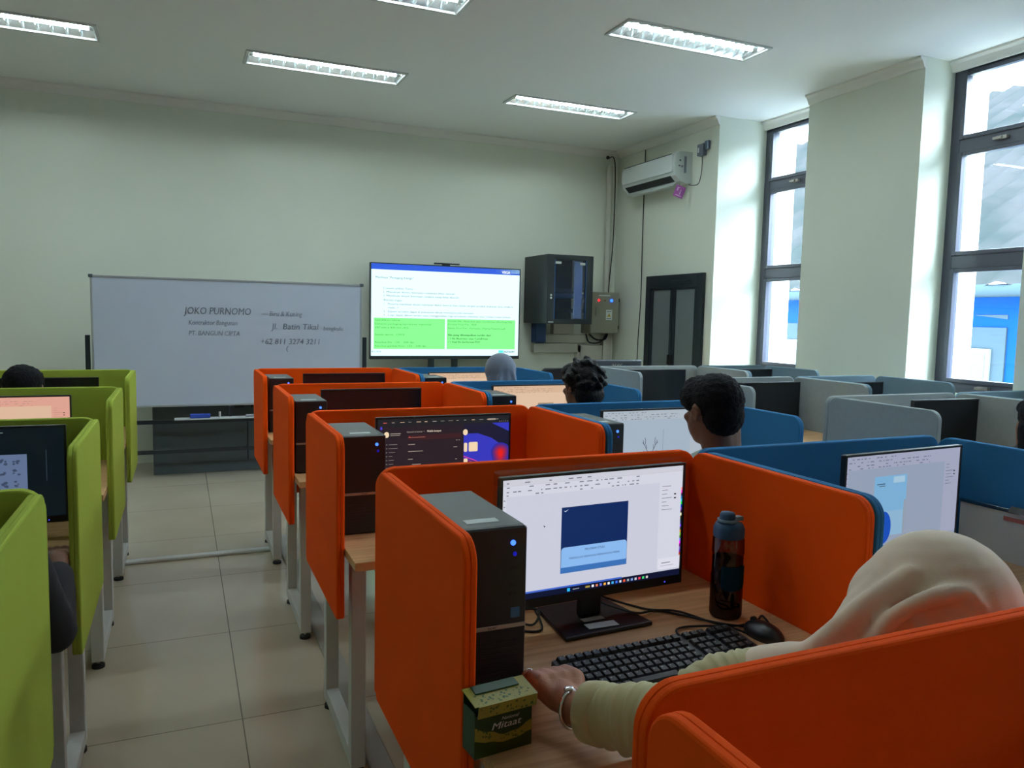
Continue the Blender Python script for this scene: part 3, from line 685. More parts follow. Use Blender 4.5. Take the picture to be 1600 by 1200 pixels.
bt = thing('water_bottle', 'smoky see-through water bottle with a dark blue screw lid', 'water bottle', (1.165, 1.40, .75))
MB().lathe([(0, .002), (.034, .002), (.037, .008), (.037, .10), (.0355, .105), (.0355, .15), (.037, .155), (.036, .185), (.032, .196), (.031, .20)], (0, 0, 0), M_bottle, 36).build('body', bt)
MB().lathe([(0, .006), (.033, .006), (.034, .012), (.034, .142), (0, .142)], (0, 0, 0), glass_mat('dark_tea', (.25, .10, .06, 1)), 32).build('drink', bt)
M_lid = mat('dark_blue_lid', (.025, .075, .15, 1), .55, spec=.3)
MB().lathe([(.0345, .19), (.0355, .194), (.0355, .212), (.031, .222), (.018, .226), (0, .226)], (0, 0, 0), M_lid, 36).build('lid', bt)
MB().lathe([(.0175, .226), (.0175, .243), (.015, .248), (0, .249)], (-.006, 0, 0), M_lid, 28).build('spout_cap', bt)
lp = MB(); lp.lathe([(.0185, .226), (.023, .227), (.023, .232), (.0185, .233)], (-.006, 0, 0), mat('pale_blue_strap', (.12, .20, .26, 1), .5), 28); lp.box(.014, -.008, .227, .034, .008, .236, mat('pale_blue_strap', (0,0,0,1))); lp.build('carry_loop', bt)
pr = MB(); vs = []; fs = []
for k in range(17):
    a = math.radians(-150+k*7.5); zt_ = .128; zb_ = .085+.014*math.cos((a+1.9)*1.2)*-1
    vs += [(.0378*math.cos(a), .0378*math.sin(a), zb_), (.0378*math.cos(a), .0378*math.sin(a), zt_)]
for k in range(16): fs.append((2*k, 2*k+2, 2*k+3, 2*k+1))
pr.add(vs, fs, mat('blue_print', (.004, .022, .04, 1), .9, spec=.05)); pr.build('printed_band', bt)

M_boxg = mat('dark_green_card', (.006, .045, .012, 1), .35); M_boxg2 = mat('leaf_green_card', (.022, .055, .004, 1), .35); M_boxy = mat('yellow_floral_card', (.27, .25, .035, 1), .4)
tb_ = thing('tissue_box', 'small green box with an open yellow flowered flap, in front of the computer tower', 'box', (.458, 1.088, .75), math.radians(6))
bw, bd, bh = .103, .042, .092
b = MB(); b.box(-bw/2, -bd/2, 0, bw/2, -bd/2+.002, bh*.74, M_boxg); b.box(-bw/2, bd/2-.002, 0, bw/2, bd/2, bh, M_boxg); b.box(-bw/2, -bd/2+.002, 0, -bw/2+.002, bd/2-.002, bh*.80, M_boxg); b.box(bw/2-.002, -bd/2+.002, 0, bw/2, bd/2-.002, bh*.9, M_boxg); b.box(-bw/2+.002, -bd/2+.002, 0, bw/2-.002, bd/2-.002, .002, M_boxg)
b.build('carton', tb_)
b = MB(); n = 12; top = []; 
for k in range(n+1):
    x = -bw/2+bw*k/n; top.append((x, .034+.020*(abs(k-7)/6)**1.3+.002*math.cos(k*1.7)))
vs = [(x, -bd/2-.0006, 0) for x, z in top]+[(x, -bd/2-.0006, z*.55) for x, z in top]; b.add(vs, [(k, k+1, n+2+k, n+1+k) for k in range(n)], M_boxg2)
vs = [(x, -bd/2-.0008, z*.50) for x, z in top]+[(x, -bd/2-.0008, z*.86) for x, z in top]; b.add(vs, [(k, k+1, n+2+k, n+1+k) for k in range(n)], M_boxy)
dk = mat('dark_dots', (.05, .10, .02, 1), .5)
for k in range(22):
    x = R.uniform(-.95, .95)*bw/2; i_ = min(int((x/bw+.5)*n), n); z = top[i_][1]*R.uniform(.55, .82); r_ = R.uniform(.0012, .0024)
    b.add([(x+r_*math.cos(a), -bd/2-.0011, z+r_*math.sin(a)) for a in [q*PI/3 for q in range(6)]], [tuple(range(6))], dk)
b.build('printed_band', tb_)
b = MB(); b.text('National', -.004, .054, -bd/2-.001, .008, M_paper, w=.030, shear=.3); b.text('Mitaat', -.022, .041, -bd/2-.001, .016, M_paper, w=.052, shear=.35, bold=.0006); b.build('lettering', tb_)
b = MB(); T_ = Matrix.Translation((0, bd/2-.004, bh+.004)) @ Matrix.Rotation(.16, 4, 'X')
b.box(-bw/2-.004, -.047, 0, bw/2+.004, .002, .0015, M_boxy, T=T_); b.box(-bw/2+.002, -.049, -.020, bw/2+.004, -.047, .0012, M_boxy, T=T_)
for k in range(70):
    x = R.uniform(-.95, .95)*bw/2; r_ = R.uniform(.001, .0026)
    if k % 3: y = R.uniform(-.045, -.022); P0 = [(x+r_*math.cos(a), y+r_*math.sin(a), .0018) for a in [q*PI/3 for q in range(6)]]
    else: z = R.uniform(-.017, -.002); P0 = [(x+r_*math.cos(a), -.0494, z+r_*math.sin(a)) for a in [q*PI/3 for q in range(6)]]
    b.add(P0, [tuple(range(6))], dk, T=T_)
b.box(-bw/2+.01, -.02, .0015, bw/2-.015, .0, .004, M_boxg, T=T_)
b.build('lid_flap', tb_)
MB().box(-bw/2+.004, -bd/2+.004, .002, bw/2-.004, bd/2-.004, .055, mat('plastic_wrapped_tissue', (.02, .022, .024, 1), .25)).build('contents', tb_)

def curve_pts(P, n=8):
    out = []; P = [Vector(p) for p in P]; Q = [P[0]]+P+[P[-1]]
    for i in range(1, len(Q)-2):
        for k in range(n):
            t = k/n; a, b_, c, d = Q[i-1], Q[i], Q[i+1], Q[i+2]
            out.append(.5*((2*b_)+(c-a)*t+(2*a-5*b_+4*c-d)*t*t+(3*b_-a-3*c+d)*t**3))
    out.append(P[-1]); return out
z = .7535
for P, lab in (([(.92, 1.66, z), (1.00, 1.50, z), (1.06, 1.44, z+.006), (1.12, 1.345, z), (1.19, 1.33, z+.004), (1.24, 1.36, z), (1.22, 1.31, z)], 'thin black cable looping past the foot of the water bottle'),
          ([(.885, 1.62, z+.01), (.95, 1.47, z+.008), (1.03, 1.47, z), (1.10, 1.35, z+.008), (1.16, 1.325, z), (1.22, 1.29, z)], 'thin black cable running from behind the near monitor to the mouse'),
          ([(.99, 1.29, z), (.985, 1.34, z+.006), (1.03, 1.37, z), (1.10, 1.32, z+.01), (1.14, 1.285, z)], 'black keyboard cable curling behind the indicator lights'),
          ([(.64, 1.66, z), (.66, 1.55, z+.01), (.71, 1.50, z), (.74, 1.53, z+.02), (.70, 1.56, z+.01), (.665, 1.50, z), (.72, 1.47, z), (.76, 1.60, z)], 'tangled black cable between the tower and the monitor foot')):
    tag(MB().tube(curve_pts(P), .0026, M_rubber).build('cable'), lab, 'cable')

# clear sheet clipped on the blue panel at the right edge
ab = thing('clipboard_sheet', 'greyish clear plastic sheet with a black binder clip on the blue panel at right', 'plastic sheet', (2.235, 1.43, .60))
MB().box(-.006, -.32, 0, -.002, .17, .30, mat('grey_translucent_sheet', (.62, .67, .67, 1), .3)).build('sheet', ab, bevel=.001)
MB().box(-.010, -.32, .296, .0, .17, .308, M_chrome).build('top_rail', ab, bevel=.001)
cl = MB(); cl.add([(-.022,.01,.302),(-.022,-.05,.302),(.0,-.05,.302),(.0,.01,.302),(-.012,.008,.318),(-.012,-.048,.318),(-.008,-.048,.318),(-.008,.008,.318)], [(0,1,2,3),(4,5,6,7),(0,1,5,4),(1,2,6,5),(2,3,7,6),(3,0,4,7)], M_black)
cl.build('binder_clip', ab)
MB().box(-.0095, -.20, .272, -.0065, .03, .284, mat('faded_red_strip', (.40, .13, .12, 1), .5)).build('red_strip', ab)

# ---------------------------------------------------------------- front of the room
# whiteboard on its stand
k7 = 7.0/6.9
wx0, wx1, wz0, wz1 = -.665, 1.518, .625, 1.702
wb = thing('whiteboard', 'large white magnetic whiteboard on a black stand with faint handwriting', 'whiteboard', ((wx0+wx1)/2, 7.0, 0))
hw = (wx1-wx0)/2
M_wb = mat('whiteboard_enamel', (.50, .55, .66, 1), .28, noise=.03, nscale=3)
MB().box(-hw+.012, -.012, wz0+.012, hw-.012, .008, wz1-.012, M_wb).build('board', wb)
b = MB()
for (x0, z0, x1, z1) in ((-hw, wz0, hw, wz0+.016), (-hw, wz1-.016, hw, wz1), (-hw, wz0+.016, -hw+.016, wz1-.016), (hw-.016, wz0+.016, hw, wz1-.016)): b.box(x0, -.018, z0, x1, .014, z1, mat('board_aluminium', (.42, .44, .45, 1), .35, metal=.5))
b.build('frame', wb, bevel=.002)
for xx in (-hw, hw):
    for zz in (wz0, wz1): MB().box(xx-.012 if xx < 0 else xx-.02, -.022, zz-.02 if zz == wz1 else zz-.004, xx+.02 if xx < 0 else xx+.012, .018, zz+.006 if zz == wz1 else zz+.02, M_cab).build('corner_cap', wb, bevel=.005)
for xx in (-hw-.032, hw+.032):
    MB().box(xx-.018, .02, .06, xx+.018, .055, 1.22, M_door).build('stand_post', wb, bevel=.003)
    MB().box(xx-.02, -.14, .04, xx+.02, .16, .075, M_door).build('stand_foot', wb, bevel=.004)
    cs = MB()
    for yy in (-.12, .14): cs.cyl((xx-.012, yy, .022), (xx+.012, yy, .022), .022, M_rubber)
    cs.build('caster', wb)
for zz in (.475, .22): MB().box(-hw-.014, .028, zz, hw+.014, .048, zz+.032, M_door).build('cross_bar', wb)
MB().box(-hw+.60, -.11, .520, hw-.5, -.005, .530, mat('tray_aluminium', (.55, .57, .58, 1), .4)).build('pen_tray', wb, bevel=.002)
br = MB()
for xx in (-.05, .35): br.box(xx-.012, -.02, .50, xx+.012, .03, .62, M_door)
br.build('tray_bracket', wb)
wr = MB(); ink = mat('faded_marker', (.27, .30, .40, 1), .6)
def wtext(s_, px, pz, w, h, rot=0): wr.text(s_, px-(wx0+wx1)/2, pz, -.0126, h, ink, w=w, shear=.12, bold=.0018)
wtext('JOKO PURNOMO', .02, 1.405, .53, .085); wtext('\u2014 Biru & Kuning', .64, 1.40, .34, .062)
wtext('Kontraktor Bangunan', .055, 1.315, .385, .058); wtext('PT. BANGUN CIPTA', .055, 1.225, .405, .058)
wtext('Jl.  Batin Tikal', .72, 1.285, .40, .075); wtext('bengkulu', 1.17, 1.28, .17, .055); wtext('+62 811 3274 3211', .63, 1.155, .50, .070); wtext('(', .845, 1.10, .018, .06)
wr.build('handwriting', wb)
er = MB().box(.355-.30, 6.905, .532, .355-.14, 6.955, .565, mat('blue_felt', (.02, .06, .38, 1), .8)); tag(er.build('board_eraser', bevel=.006), 'blue board eraser lying on the whiteboard tray', 'eraser')
for i, (xx, c, lab) in enumerate(((.47, (.5, .5, .52, 1), 'short grey marker standing upright on the whiteboard tray'), (.62, (.35, .35, .38, 1), 'marker lying on the whiteboard tray near the orange panel'))):
    m_ = MB()
    mk = mat('marker_%s' % ('a' if i == 0 else 'b'), c, .4)
    if i == 0: m_.cyl((xx-.18, 6.93, .5305), (xx-.18, 6.93, .58), .009, mk)
    else: m_.cyl((xx-.12, 6.93, .541), (xx, 6.93, .541), .010, mk)
    tag(m_.build('marker'), lab, 'marker')
# low cabinet
cb = thing('storage_cabinet', 'low charcoal two-door cabinet standing behind the whiteboard', 'cabinet', (-.24, 7.23, 0))
CW = 1.55
MB().box(0, .012, .0, CW, .44, .92, M_cab).build('body', cb, bevel=.003)
for xx in (0, CW/2):
    d_ = MB().box(xx+.004, -.006, .10, xx+CW/2-.004, .011, .915, M_cab).build('door', cb, bevel=.003)
    MB().box(CW/2-.11 if xx == 0 else CW/2+.03, -.02, .575, CW/2-.03 if xx == 0 else CW/2+.11, -.0065, .605, M_rubber).build('handle', d_, bevel=.004)
ky = MB(); ky.cyl((CW/2+.08, -.016, .50), (CW/2+.08, -.012, .50), .008, M_chrome); ky.tube([(CW/2+.08, -.012, .50), (CW/2+.078, -.015, .47), (CW/2+.082, -.014, .44)], .003, M_chrome); ky.box(CW/2+.06, -.017, .385, CW/2+.095, -.012, .44, M_chrome); ky.build('key', cb, bevel=.002)

# television
tx0, tx1, tz0, tz1, TY = 1.725, 3.352, .985, 1.948, 7.58
tv = thing('television', 'large flat television showing the slide with green boxes', 'television', ((tx0+tx1)/2, TY, 0))
tw_ = tx1-tx0; th_ = tz1-tz0; zc = (tz0+tz1)/2
M_tvb = mat('television_plastic', (.02, .03, .03, 1), .3)
MB().box(-tw_/2, 0, tz0, tw_/2, .045, tz1, M_tvb).build('housing', tv, bevel=.004)
b = MB()
for (x0, z0, x1, z1) in ((-tw_/2, tz0, tw_/2, tz0+.035), (-tw_/2, tz1-.010, tw_/2, tz1), (-tw_/2, tz0+.035, -tw_/2+.010, tz1-.010), (tw_/2-.010, tz0+.035, tw_/2, tz1-.010)): b.box(x0, -.006, z0, x1, -.0002, z1, M_tvb)
b.build('bezel', tv)
s_ = MB(); x0, x1, z0, z1 = -tw_/2+.010, tw_/2-.010, tz0+.035, tz1-.010
s_.quad(x0, z0, x1, z1, -.0015, screen_mat(214, 246, 250, 1.15))
def U(u, v): return x0+u*(x1-x0), z1-v*(z1-z0)
def q_(u0, v0, u1, v1, m, y): a = U(u0, v1); c = U(u1, v0); s_.quad(a[0], a[1], c[0], c[1], y, m)
q_(0, 0, 1, .062, screen_mat(42, 88, 210), -.0019)
for k in range(6): q_(.83+k*.028, 0, .86+k*.028, .045, screen_mat(60+12*k, 100+12*k, 205), -.0020)
tink = screen_mat(60, 78, 84)
def tl(s__, u, v, u1=None, h=.026, m=tink, bold=0):
    p = U(u, v); s_.text(s__, p[0], p[1], -.0023, h, m, w=(u1-u)*(x1-x0) if u1 else None, bold=bold)
tl('VSGA', .872, .050, .930, .04, screen_mat(250, 250, 255), .003); tl('DIGITALENT', .938, .042, .985, .012, screen_mat(170, 190, 240))
tl('Membuat "Packaging Design"', .028, .158, .27, .032)
tl('Contoh pilihan Tema :', .078, .272, .275); tl('1.', .078, .312, None, .026, tink, .001); tl('Membuat desain kemasan makanan khas daerah', .098, .312, .545); tl('2.', .078, .352); tl('Membuat desain kemasan cindera mata khas daerah', .098, .352, .572)
tl('Rincian tugas :', .08, .400, .205); tl('1.', .08, .442); tl('Peserta membuat desain kemasan dalam bentuk box untuk tempat produk makanan atau cindera', .108, .442, .955); tl('mata ->', .108, .482, .175)
tl('2.', .08, .524); tl('Desain tersebut dapat di presentasi dibuat mockup/model kemasan.', .108, .524, .680); tl('3.', .08, .562); tl('Logo dapat dibuat sendiri atau menggunakan logo produsen makanan atau cindera mata terkait', .108, .562, .938)
gr_ = screen_mat(132, 255, 140); gink = screen_mat(60, 140, 66)
q_(.018, .585, .482, .925, gr_, -.0019); q_(.495, .585, .975, .925, gr_, -.0019)
for s__, v, u1, h in (('Spesifikasi teknis', .618, .185, .026), ('Dimensi packaging berukuran maksimal', .660, .388, .026), ('297 mm x 420 mm (A3)', .700, .24, .026), ('Sistem warna : CMYK', .778, .218, .028), ('Resolusi file : 150 \u2013 200 dpi', .860, .275, .026), ('Resolusi gambar/foto : 150 \u2013 200 dpi', .900, .355, .026)): tl(s__, .026, v, u1, h, gink)
for s__, v, u1, bo in (('Format File : Illustrator atau CorelDraw (Working File)', .618, .952, 0), ('Format Final File : PDF', .655, .700, 0), ('Nama Final File : Kemasan_(Nama Peserta).pdf', .697, .905, 0), ('File yang dikumpulkan terdiri dari :', .775, .812, .002), ('\u2022 1 file Illustrator atau CorelDraw', .815, .780, .001), ('\u2022 1 final file berformat PDF', .853, .725, .001)): tl(s__, .503, v, u1, .027, screen_mat(40, 100, 50) if bo else gink, bo)
tl('8/1/2024', .005, .962, .064, .024); q_(.858, .938, .893, .966, screen_mat(90, 235, 225), -.0020); tl('DIGITALENT', .895, .964, .975, .026, screen_mat(40, 90, 100), .002)
s_.build('screen', tv, recalc=False)
for xx in (-.165, .09):
    MB().box(xx-.028, .005, .12, xx+.028, .06, tz0+.05, M_tvb).build('stand_post', tv, bevel=.004)
MB().box(-.45, -.16, .03, .45, .2, .12, M_tvb).build('stand_base', tv, bevel=.01)
cs = MB()
for xx in (-.38, .38):
    for yy in (-.12, .16): cs.cyl((xx-.015, yy, .022), (xx+.015, yy, .022), .022, M_rubber)
cs.build('caster', tv)
wc = thing('webcam', 'small dark camera bar sitting on top of the television', 'camera', ((tx0+tx1)/2-.01, TY+.02, tz1))
b = MB(); b.box(-.14, -.03, .012, .13, .01, .026, M_tvb); b.build('bar', wc, bevel=.004); MB().box(-.05, -.015, .0, .03, .01, .012, M_tvb).build('mount', wc)
MB().cyl((0, -.032, .019), (0, -.028, .019), .006, M_blackg).build('lens', wc)

# network rack on the wall
rk = thing('server_rack', 'black wall-mounted network cabinet with a glass door, beside the television', 'network cabinet', (3.52, 7.29, 1.375))
RW, RH, RD = .545, .725, .555
b = MB()
for (a, c) in (((0, 0, 0), (.012, RD, RH)), ((RW-.012, 0, 0), (RW, RD, RH)), ((.012, 0, 0), (RW-.012, RD, .012)), ((.012, 0, RH-.012), (RW-.012, RD, RH)), ((.012, RD-.01, .012), (RW-.012, RD, RH-.012))): b.box(*a, *c, mat('black_rack_steel', (.012, .018, .022, 1), .4))
M_rack = MATS['black_rack_steel']; b.build('body', rk, bevel=.003)
dr = MB()
for (x0, z0, x1, z1) in ((0, 0, .085, RH), (RW-.085, 0, RW, RH), (.085, 0, RW-.085, .05), (.085, RH-.05, RW-.085, RH)): dr.box(x0, -.03, z0, x1, -.002, z1, M_rack)
dr = dr.build('door', rk, bevel=.004)
MB().box(.085, -.018, .05, RW-.085, -.013, RH-.05, M_rackglass).build('pane', dr)
b = MB(); be = mat('blue_edge_trim', (.02, .09, .28, 1), .4)
for xx in (.083, RW-.091): b.box(xx, -.032, .05, xx+.008, -.0302, RH-.05, be)
b.build('edge_trim', dr)
lk = MB(); lk.cyl((.045, -.036, .27), (.045, -.030, .27), .012, M_chrome); lk.cyl((.045, -.036, .30), (.045, -.030, .30), .012, M_chrome); lk.build('lock', dr)
b = MB(); b.box(.095, -.0192, RH-.095, .165, -.0182, RH-.072, M_paper); b.build('label_sticker', dr); MB().box(RW-.155, -.0192, RH-.1, RW-.095, -.0182, RH-.075, M_paper).build('label_sticker', dr); MB().box(.02, -.0315, .012, .08, -.0305, .022, M_paper).build('label_sticker', dr)
MB().box(.02, .42, .02, RW-.02, .43, RH-.02, mat('blue_grey_back_plate', (.05, .12, .30, 1), .5)).build('back_plate', rk)
eq = MB(); eq.box(.03, .08, .28, RW-.03, .40, .325, mat('switch_grey', (.25, .26, .28, 1), .4)); eq.box(.03, .08, .34, RW-.03, .40, .385, M_dgrey); eq.box(.03, .08, .12, RW-.03, .40, .165, M_dgrey); eq.build('network_switch', rk)
eq = MB(); eq.box(RW-.19, .03, .06, RW-.10, .05, RH-.06, mat('pale_mount_rail', (.85, .88, .95, 1), .4)); eq.build('mounting_rail', rk)
# electrical box
eb = thing('electrical_box', 'grey metal electrical box with red and blue lamps in the room corner', 'electrical box', (4.25, 7.64, 1.27))
M_eb = mat('khaki_grey_steel', (.26, .26, .19, 1), .45)
MB().box(0, 0, 0, .37, .205, .47, M_eb).build('body', eb, bevel=.004); dd = MB().box(.006, -.014, .006, .364, -.001, .464, M_eb).build('door', eb, bevel=.003)
MB().box(.055, -.026, .20, .067, -.0145, .30, M_chrome).build('handle', dd, bevel=.002)
MB().cyl((.10, -.026, .375), (.10, -.0145, .375), .013, screen_mat(255, 30, 50, 1.6)).build('red_lamp', dd)
MB().cyl((.18, -.024, .375), (.18, -.0145, .375), .011, mat('dull_amber_lens', (.25, .12, .04, 1), .4)).build('amber_lamp', dd)
MB().cyl((.265, -.026, .375), (.265, -.0145, .375), .015, screen_mat(30, 80, 255, 5)).build('blue_lamp', dd)
st = MB(); st.box(.20, -.0158, .155, .28, -.0148, .27, M_paper); st.add([(.215, -.0162, .19), (.265, -.0162, .19), (.24, -.0162, .235)], [(0,1,2)], mat('warning_yellow', (.6, .42, .05, 1), .5)); st.box(.236, -.0166, .198, .244, -.0163, .222, M_ink); st.quad(.21, .168, .27, .174, -.0162, M_ink); st.quad(.21, .25, .27, .256, -.0162, M_ink); st.build('warning_sticker', dd)
MB().box(.10, -.0158, .425, .25, -.0148, .436, M_paper).build('name_strip', dd)
hg = MB()
for zz in (.05, .36): hg.cyl((.372, -.008, zz), (.372, -.008, zz+.04), .006, M_rubber)
hg.build('hinge', eb)
M_trk = mat('cream_plastic_trunking', (.56, .55, .47, 1), .5)
def trunk(lab, x0, z0, x1, z1, y0=7.77, d=.08, m=None):
    o = MB().box(x0, y0, z0, x1, y0+d, z1, m or M_trk).build('cable_trunking', bevel=.004); tag(o, lab, 'cable trunking')
trunk('short upper cable trunking under the network cabinet', 3.74, 1.155, 4.30, 1.25)
trunk('wide cable trunking, lower of the two under the network cabinet', 3.62, 1.045, 4.22, 1.15)
trunk('upright cable trunking down the front wall, left of the corner', 4.17, .0, 4.50, 1.13, d=.079)
trunk('narrow upright cable trunking under the electrical box', 4.51, .0, 4.62, 1.265)
trunk('square cream duct joining the network cabinet to its trunking', 3.86, 1.255, 4.12, 1.372)
o = MB().box(3.615, 7.70, 1.16, 3.735, 7.84, 1.372, mat('dark_blue_box_paint', (.01, .05, .16, 1), .5)).build('junction_box', bevel=.004); tag(o, 'dark blue box on the wall just below the network cabinet', 'box')
cd_ = MB(); cd_.tube(curve_pts([(4.30, 7.74, 1.262), (4.38, 7.72, 1.20), (4.50, 7.73, 1.20), (4.55, 7.75, 1.262)]), .010, M_rubber); cd_.tube(curve_pts([(4.26, 7.74, 1.262), (4.30, 7.73, 1.165), (4.44, 7.72, 1.17), (4.53, 7.74, 1.262)]), .008, M_rubber)
tag(cd_.build('cable'), 'thick black cables sagging under the electrical box', 'cable')
cd_ = MB(); cd_.cyl((4.545, 7.80, 1.742), (4.545, 7.80, 3.18), .034, M_trk, n=14); tag(cd_.build('conduit_pipe'), 'pale vertical conduit pipe rising to the ceiling in the corner', 'pipe')
cd_ = MB(); cd_.tube(curve_pts([(4.50, 7.76, 3.26), (4.585, 7.76, 3.2), (4.59, 7.755, 2.4), (4.56, 7.76, 1.9), (4.55, 7.755, 1.745)]), .006, M_rubber); cd_.ell((4.50, 7.78, 3.27), (.02, .02, .02), M_rubber); tag(cd_.build('cable'), 'thin dark cable hanging beside the corner conduit pipe', 'cable')
cd_ = MB(); cd_.tube(curve_pts([(XA-.008, 7.27, 3.28), (XA-.008, 7.27, 2.4), (XA-.008, 7.26, 1.7), (XA-.008, 7.285, 1.25), (XA-.008, 7.29, .9), (XA-.008, 7.29, .1)]), .005, M_ink); tag(cd_.build('cable'), 'thin black cable running down the wall behind the air conditioner', 'cable')

# door on the right wall
dn = structure(bpy.data.objects.new('door_1', None)); COL.objects.link(dn); dn.location = (XA, 6.13, 0)
b = MB(); DL, DH = .995, 1.905
for (a, z0, c, z1) in ((0, 0, .09, DH), (DL-.09, 0, DL, DH), (.09, DH-.14, DL-.09, DH)): b.box(-.035, a, z0, -.002, c, z1, M_door)
b.build('door_frame', dn, bevel=.004)
for i, (a, c) in enumerate(((.092, .494), (.501, DL-.092))):
    l_ = MB()
    for (y0, z0, y1, z1) in ((a, .01, a+.045, DH-.142), (c-.045, .01, c, DH-.142), (a+.045, .01, c-.045, .08), (a+.045, DH-.155, c-.045, DH-.142), ): l_.box(-.028, y0, z0, -.004, y1, z1, M_door)
    lf = l_.build('door_leaf', dn, bevel=.003)
    MB().box(-.018, a+.045, .08, -.010, c-.045, DH-.155, M_frost).build('door_panel', lf)
    MB().box(-.055, (c-.03 if i == 0 else a+.012), .98, -.029, (c-.012 if i == 0 else a+.03), 1.08, M_rubber).build('door_handle', lf, bevel=.004)
MB().box(-.05, .22, DH-.09, -.036, .50, DH-.06, M_door).build('door_closer', dn, bevel=.003)

# air conditioner
ac = thing('air_conditioner', 'white wall air conditioner with an open outlet, above the dark door', 'air conditioner', (XA-.002, 6.42, 2.80))
AL = .98; M_ac = mat('white_abs', (.62, .66, .64, 1), .4)
prof = [(0, 0), (-.06, -.015), (-.14, .01), (-.195, .06), (-.215, .12), (-.215, .24), (-.19, .285), (-.14, .30), (0, .30)]
b = MB(); n = len(prof)
b.add([(x, 0, z) for x, z in prof]+[(x, AL, z) for x, z in prof], [tuple(range(n)), tuple(range(2*n-1, n-1, -1))]+[(k, (k+1) % n, n+(k+1) % n, n+k) for k in range(n)], M_ac); b.build('body', ac, bevel=.006)
b = MB(); b.box(-.222, .03, .095, -.2155, AL-.03, .262, M_ac); b.build('front_cover', ac, bevel=.003)
b = MB(); b.box(-.2165, .05, .266, -.2152, AL-.04, .274, M_ink); b.build('intake_slot', ac)
b = MB(); b.add([(-.1455, .08, .012), (-.2005, .08, .064), (-.2005, AL-.05, .064), (-.1455, AL-.05, .012)], [(0,1,2,3)], M_rubber); b.build('air_outlet', ac)
b = MB(); b.box(-.003, .08, -.06, .003, AL-.05, 0, M_ac, T=Matrix.Translation((-.130, 0, .005)) @ Matrix.Rotation(.9, 4, 'Y')); b.build('louvre_flap', ac, bevel=.001)
b = MB(); b.box(-.10, -.0015, .09, -.072, -.0002, .25, mat('grey_spec_label', (.2, .22, .26, 1), .5)); b.box(-.155, -.0015, .20, -.14, -.0002, .215, M_ink); b.box(-.165, -.0015, .15, -.145, -.0002, .16, M_ink); b.box(-.135, -.0015, .14, -.11, -.0002, .16, mat('grey_spec_label', (0,0,0,1))); b.build('side_label', ac)
pk = thing('hanging_tag', 'purple pink paper tag dangling under the air conditioner', 'tag', (XA-.13, 6.44, 2.80)); 
Tp = Matrix.Translation((0, 0, -.09)) @ Matrix.Rotation(math.radians(-20), 4, 'Z') @ Matrix.Rotation(math.radians(20), 4, 'Y')
b = MB(); b.box(-.05, -.0015, -.06, .05, .0015, .055, mat('magenta_card', (.38, .09, .36, 1), .5), T=Tp); b.build('card', pk)
b = MB(); wt = mat('white_print', (.8, .6, .8, 1), .5); b.text('1', .005, -.028, -.0022, .07, wt, T=Tp, bold=.003); b.quad(-.03, .0, -.02, .03, -.0022, wt, T=Tp); b.quad(-.032, .03, -.005, .036, -.0022, wt, T=Tp); b.quad(-.03, -.045, .035, -.038, -.0022, wt, T=Tp); b.build('print', pk)
MB().tube([(0, 0, -.035), (.01, .01, .018)], .0015, M_ink).build('string', pk)
sw = thing('isolator_switch', 'grey power switch box on the wall beside the air conditioner', 'switch', (XA-.001, 6.20, 3.03))
MB().box(-.05, 0, 0, 0, .09, .11, mat('grey_switch_plastic', (.13, .15, .19, 1), .45)).build('body', sw, bevel=.004); MB().box(-.056, .055, .03, -.0502, .072, .075, M_paper).build('toggle', sw)
MB().box(-.035, -.055, .05, -.001, -.001, .13, MATS['grey_switch_plastic']).build('plug', sw, bevel=.004)
cd_ = MB(); cd_.tube(curve_pts([(XA-.02, 6.245, 3.035), (XA-.015, 6.25, 2.9), (XA-.02, 6.28, 2.78), (XA-.04, 6.33, 2.76), (XA-.05, 6.40, 2.775)]), .004, M_ink); tag(cd_.build('cable'), 'thin cable looping from the grey switch to the air conditioner', 'cable')

# teacher desk behind the grey cubicles
td = thing('instructor_desk', 'low wooden table holding the backward-facing monitor', 'table', (3.05, 5.75, 0))
MB().box(0, 0, .70, 1.35, .6, .725, M_wood).build('tabletop', td, bevel=.002)
for xx in (.02, 1.285):
    for yy in (.02, .535): MB().box(xx, yy, 0, xx+.045, yy+.045, .6995, M_white).build('leg', td, bevel=.003)
make_monitor('black monitor seen from behind with pale lettering, above the far grey cubicle', scr_off, 3.61, 5.98, 1.072, PI, led=False, w=.53, h=.31, bez=mat('slate_black_plastic', (.03, .035, .045, 1), .4), back_text=True, zdesk=.725)
ad = thing('router', 'small white device on the table right of the backward-facing monitor', 'router', (4.02, 5.95, .725))
MB().box(-.07, -.05, .0, .07, .05, .22, M_dgrey).build('stand', ad, bevel=.004); b = MB(); b.box(-.09, -.05, .221, .02, .05, .285, M_paper); b.box(.05, -.03, .221, .085, .03, .275, M_paper); b.build('body', ad, bevel=.004)
def chair(lab, X, Y, rz=0, m=M_black, back=True, zb=(.62, 1.0)):
    t = thing('office_chair', lab, 'chair', (X, Y, 0), rz)
    b = MB(); b.box(-.22, -.21, .42, .22, .21, .455, M_cloth_b); b.build('seat', t, bevel=.02, seg=3)
    if back:
        b = MB(); b.rrect(.40, zb[1]-zb[0], .05, [(.01, -.255), (0, -.245), (0, -.235), (.01, -.225)], m, cz=(zb[0]+zb[1])/2); b.build('backrest', t)
        MB().box(-.03, -.238, .40, .03, -.222, zb[0]+.05, M_black).build('back_support', t)
    for sx in (-.2, .18):
        for sy in (-.19, .17): MB().box(sx, sy, 0, sx+.022, sy+.022, .4195, M_black).build('leg', t)
    return t
chair('empty black chair with a rounded back, in front of the far wall', 3.27, 6.66, 0, zb=(.64, .968))

